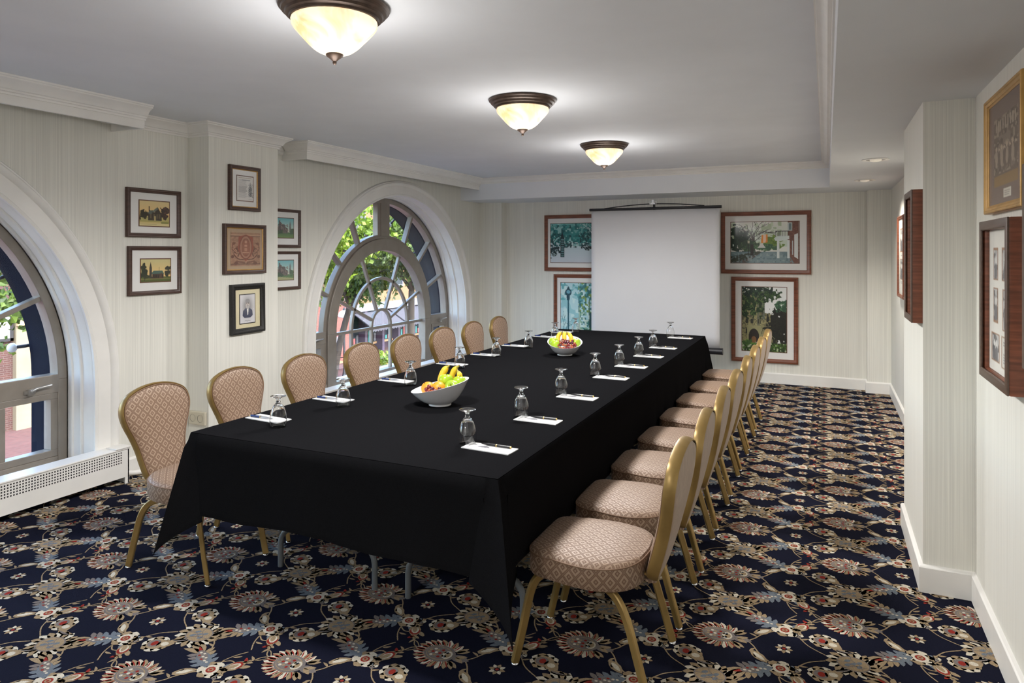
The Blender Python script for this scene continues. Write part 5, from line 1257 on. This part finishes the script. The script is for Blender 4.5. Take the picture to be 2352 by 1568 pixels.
# bench
b = empty('park_bench', (-22.6, 27.9, ZG), R(8), 'small dark park bench in front of the low brick building', 'bench')
for k in range(4): G().box(-.2 + k * .11, -.11 + k * .11, -.7, .7, .42, .45).obj('seat_slat', M_TAN, b)
for k in range(4): G().box(-.25, -.22, -.7, .7, .52 + k * .10, .59 + k * .10).obj('back_slat', M_BLACKMETAL, b)
for y in (-.62, .62):
    for pts in ([(-.24, y, .9), (-.2, y, .42), (-.26, y, 0)], [(.22, y, .43), (.26, y, 0)], [(-.22, y, .62), (.2, y, .64), (.22, y, .43)]): G().tube(pts, .028, 6).obj('leg', M_BLACKMETAL, b)
# street lamp
b = empty('street_lamp', (-21.3, 26.9, ZG), 0, 'dark lamp post with white dome seen through the far window', 'lamp')
G().tube([(0, 0, 0), (0, 0, .3), (0, 0, 2.85)], [.11, .06, .045], 10).obj('post', M_BLACKMETAL, b, smooth=40); G().lathe([(.05, 2.85), (.27, 2.9), (.30, 2.98), (.24, 3.15), (.1, 3.24), (.0005, 3.26)], 20).obj('dome', mat('white_lamp_dome', (.75, .75, .75), .35), b, smooth=60); G().lathe([(.09, 3.24), (.05, 3.34), (.0005, 3.4)], 10).obj('cap', M_BLACKMETAL, b)
# flower bed
b = empty('planter', (-19.8, 29.2, ZG), 0, 'green planted bed on the pavement before the shop', 'planter')
G().box(-.9, .9, -1.6, 1.6, 0, .45).obj('tub', M_TAN, b)
LEAFM = {}
def leafmat(nm, c1, c2):
    m = bpy.data.materials.new(nm); m.use_nodes = True; n = m.node_tree; bs = n.nodes['Principled BSDF']; bs.inputs['Roughness'].default_value = .5
    g = n.nodes.new('ShaderNodeNewGeometry'); cr = n.nodes.new('ShaderNodeValToRGB'); e_ = cr.color_ramp.elements; e_[0].color = (*c1, 1); e_[1].color = (*c2, 1)
    n.links.new(g.outputs['Random Per Island'], cr.inputs[0]); n.links.new(cr.outputs[0], bs.inputs['Base Color'])
    tr_ = n.nodes.new('ShaderNodeBsdfTranslucent'); n.links.new(cr.outputs[0], tr_.inputs[0]); mx = n.nodes.new('ShaderNodeMixShader'); mx.inputs[0].default_value = .35
    n.links.new(bs.outputs[0], mx.inputs[1]); n.links.new(tr_.outputs[0], mx.inputs[2]); n.links.new(mx.outputs[0], n.nodes['Material Output'].inputs[0]); return m
def leaves(name, parent, pts, spread, per, size, m_, seed):
    rs = np.random.RandomState(seed); P = np.repeat(np.array(pts), per, 0); N = len(P); d = rs.randn(N, 3); P = P + d / np.maximum(1e-6, np.linalg.norm(d, axis=1, keepdims=True)) * (rs.rand(N, 1) ** .5) * spread
    u = rs.randn(N, 3); u[:, 2] -= .5; u /= np.linalg.norm(u, axis=1, keepdims=True); v = np.cross(u, rs.randn(N, 3)); v /= np.linalg.norm(v, axis=1, keepdims=True); nn = np.cross(u, v)
    s_ = size * (.6 + .8 * rs.rand(N, 1)); V = np.empty((N, 5, 3)); V[:, 0] = P; V[:, 1] = P + u * s_ * .45 + v * s_ * .38 + nn * s_ * .12; V[:, 2] = P + u * s_; V[:, 3] = P + u * s_ * .45 - v * s_ * .38 + nn * s_ * .12; V[:, 4] = P + u * s_ * .5
    i = np.arange(N)[:, None] * 5; F = np.concatenate([i + [[0, 1, 4]], i + [[1, 2, 4]], i + [[4, 2, 3]], i + [[0, 4, 3]]], 0)
    me = bpy.data.meshes.new(name); me.from_pydata(V.reshape(-1, 3).tolist(), [], F.tolist()); me.materials.append(m_); me.update()
    o = bpy.data.objects.new(name, me); C.objects.link(o); o.parent = parent; o['kind'] = 'stuff'; return o
M_BARK = mat('dark_bark', (.035, .026, .02), .9, noise=(8, .3))
def tree(name, base, crown, rad, label, m_, seed, dens=26, size=.17, nb=11, fork=None):
    e = empty(name, base, 0, label, 'tree'); rn_ = random.Random(seed); c_ = Vector(crown) - Vector(base); tips = []
    fk = Vector((c_.x * .5, c_.y * .5, c_.z - rad[2] * .9)); G().tube(spline([(0, 0, 0), (fk.x * .3, fk.y * .3 + .1, fk.z * .5), tuple(fk)], 5), [.17, .165, .16, .155, .15, .145, .14, .135, .13, .125, .12], 9).obj('trunk', M_BARK, e, smooth=60)
    for k in range(nb):
        a = 2 * PI * k / nb + rn_.uniform(-.3, .3); el = rn_.uniform(-.35, .95); q = c_ + Vector((rad[0] * math.cos(a) * math.cos(el), rad[1] * math.sin(a) * math.cos(el), rad[2] * math.sin(el))) * rn_.uniform(.75, 1)
        mid = fk.lerp(q, .5) + Vector((rn_.uniform(-.3, .3), rn_.uniform(-.3, .3), rn_.uniform(0, .4)))
        pth = spline([tuple(fk), tuple(mid), tuple(q)], 5); G().tube(pth, [.075 * (1 - .85 * i / 10) for i in range(11)], 6).obj('branch', M_BARK, e, smooth=60)
        for t in range(3, 11):
            p_ = Vector(pth[t])
            for _ in range(3): tips.append(tuple(p_ + Vector((rn_.gauss(0, .38), rn_.gauss(0, .38), rn_.gauss(0, .30)))))
    leaves('foliage', e, tips, .34, dens, size, m_, seed); return e
LM1 = leafmat('leaf_yellow_green', (.045, .105, .007), (.21, .30, .024)); LM2 = leafmat('leaf_deep_green', (.014, .04, .008), (.10, .155, .024)); LM3 = leafmat('leaf_mid_green', (.025, .07, .008), (.145, .215, .024))
tree('street_tree', (-17.2, 17.2, ZG), (-15.9, 19.2, 2.3), (2.0, 2.0, 2.5), 'bright yellow-green street tree at the left of the far window', LM1, 3, 26, .19, 14)
tree('street_tree', (-15.2, 23.2, ZG), (-14.5, 22.6, 2.3), (1.7, 1.7, 2.5), 'darker green street tree at the right of the far window', LM2, 7, 24, .17, 12)
tree('street_tree', (-18.6, 22.6, ZG), (-17.6, 23.8, 1.0), (2.0, 2.3, 1.9), 'loose leafy street tree before the peach shop front', LM3, 11, 17, .19, 13)
tree('street_tree', (-16.5, 7.2, ZG), (-17.0, 8.3, 1.2), (1.5, 1.3, 1.8), 'green street tree at the left edge of the near window', LM2, 15, 20, .18, 9)
leaves('planting', b, [(random.Random(k).uniform(-.8, .8), random.Random(k + 99).uniform(-1.5, 1.5), .75) for k in range(60)], .38, 16, .17, LM1, 21)
# globe bulbs along the outside arches
for wi, yc, angs in ((0, W_C[0], (48, 62, 82)), (1, W_C[1], (30, 55, 78))):
    for k, a in enumerate(angs):
        p = pol(W_R - .11, R(a)); nm_ = ('lowest', 'middle', 'highest')[2 - k]; wn = ('near', 'far')[wi]
        b = empty('globe_bulb', (-5.05, yc + p[0], W_S + p[1]), 0, f'white globe bulb outside the {wn} window arch, {nm_} of three', 'bulb', 'globe bulbs on the outside arches')
        G().lathe([(.0005, -.032)] + [(.032 * math.cos(R(t)), .032 * math.sin(R(t))) for t in range(-75, 76, 15)] + [(.0005, .032)], 16).obj('globe', mat('opal_globe', (.8, .8, .8), .3), b, smooth=180)
        G().tube([(0, 0, 0), (.05, .06 * math.sin(R(a)), .06 * math.cos(R(a))), (.06, .10 * math.sin(R(a)), .10 * math.cos(R(a)))], .012, 8).obj('socket', M_BLACKMETAL, b)
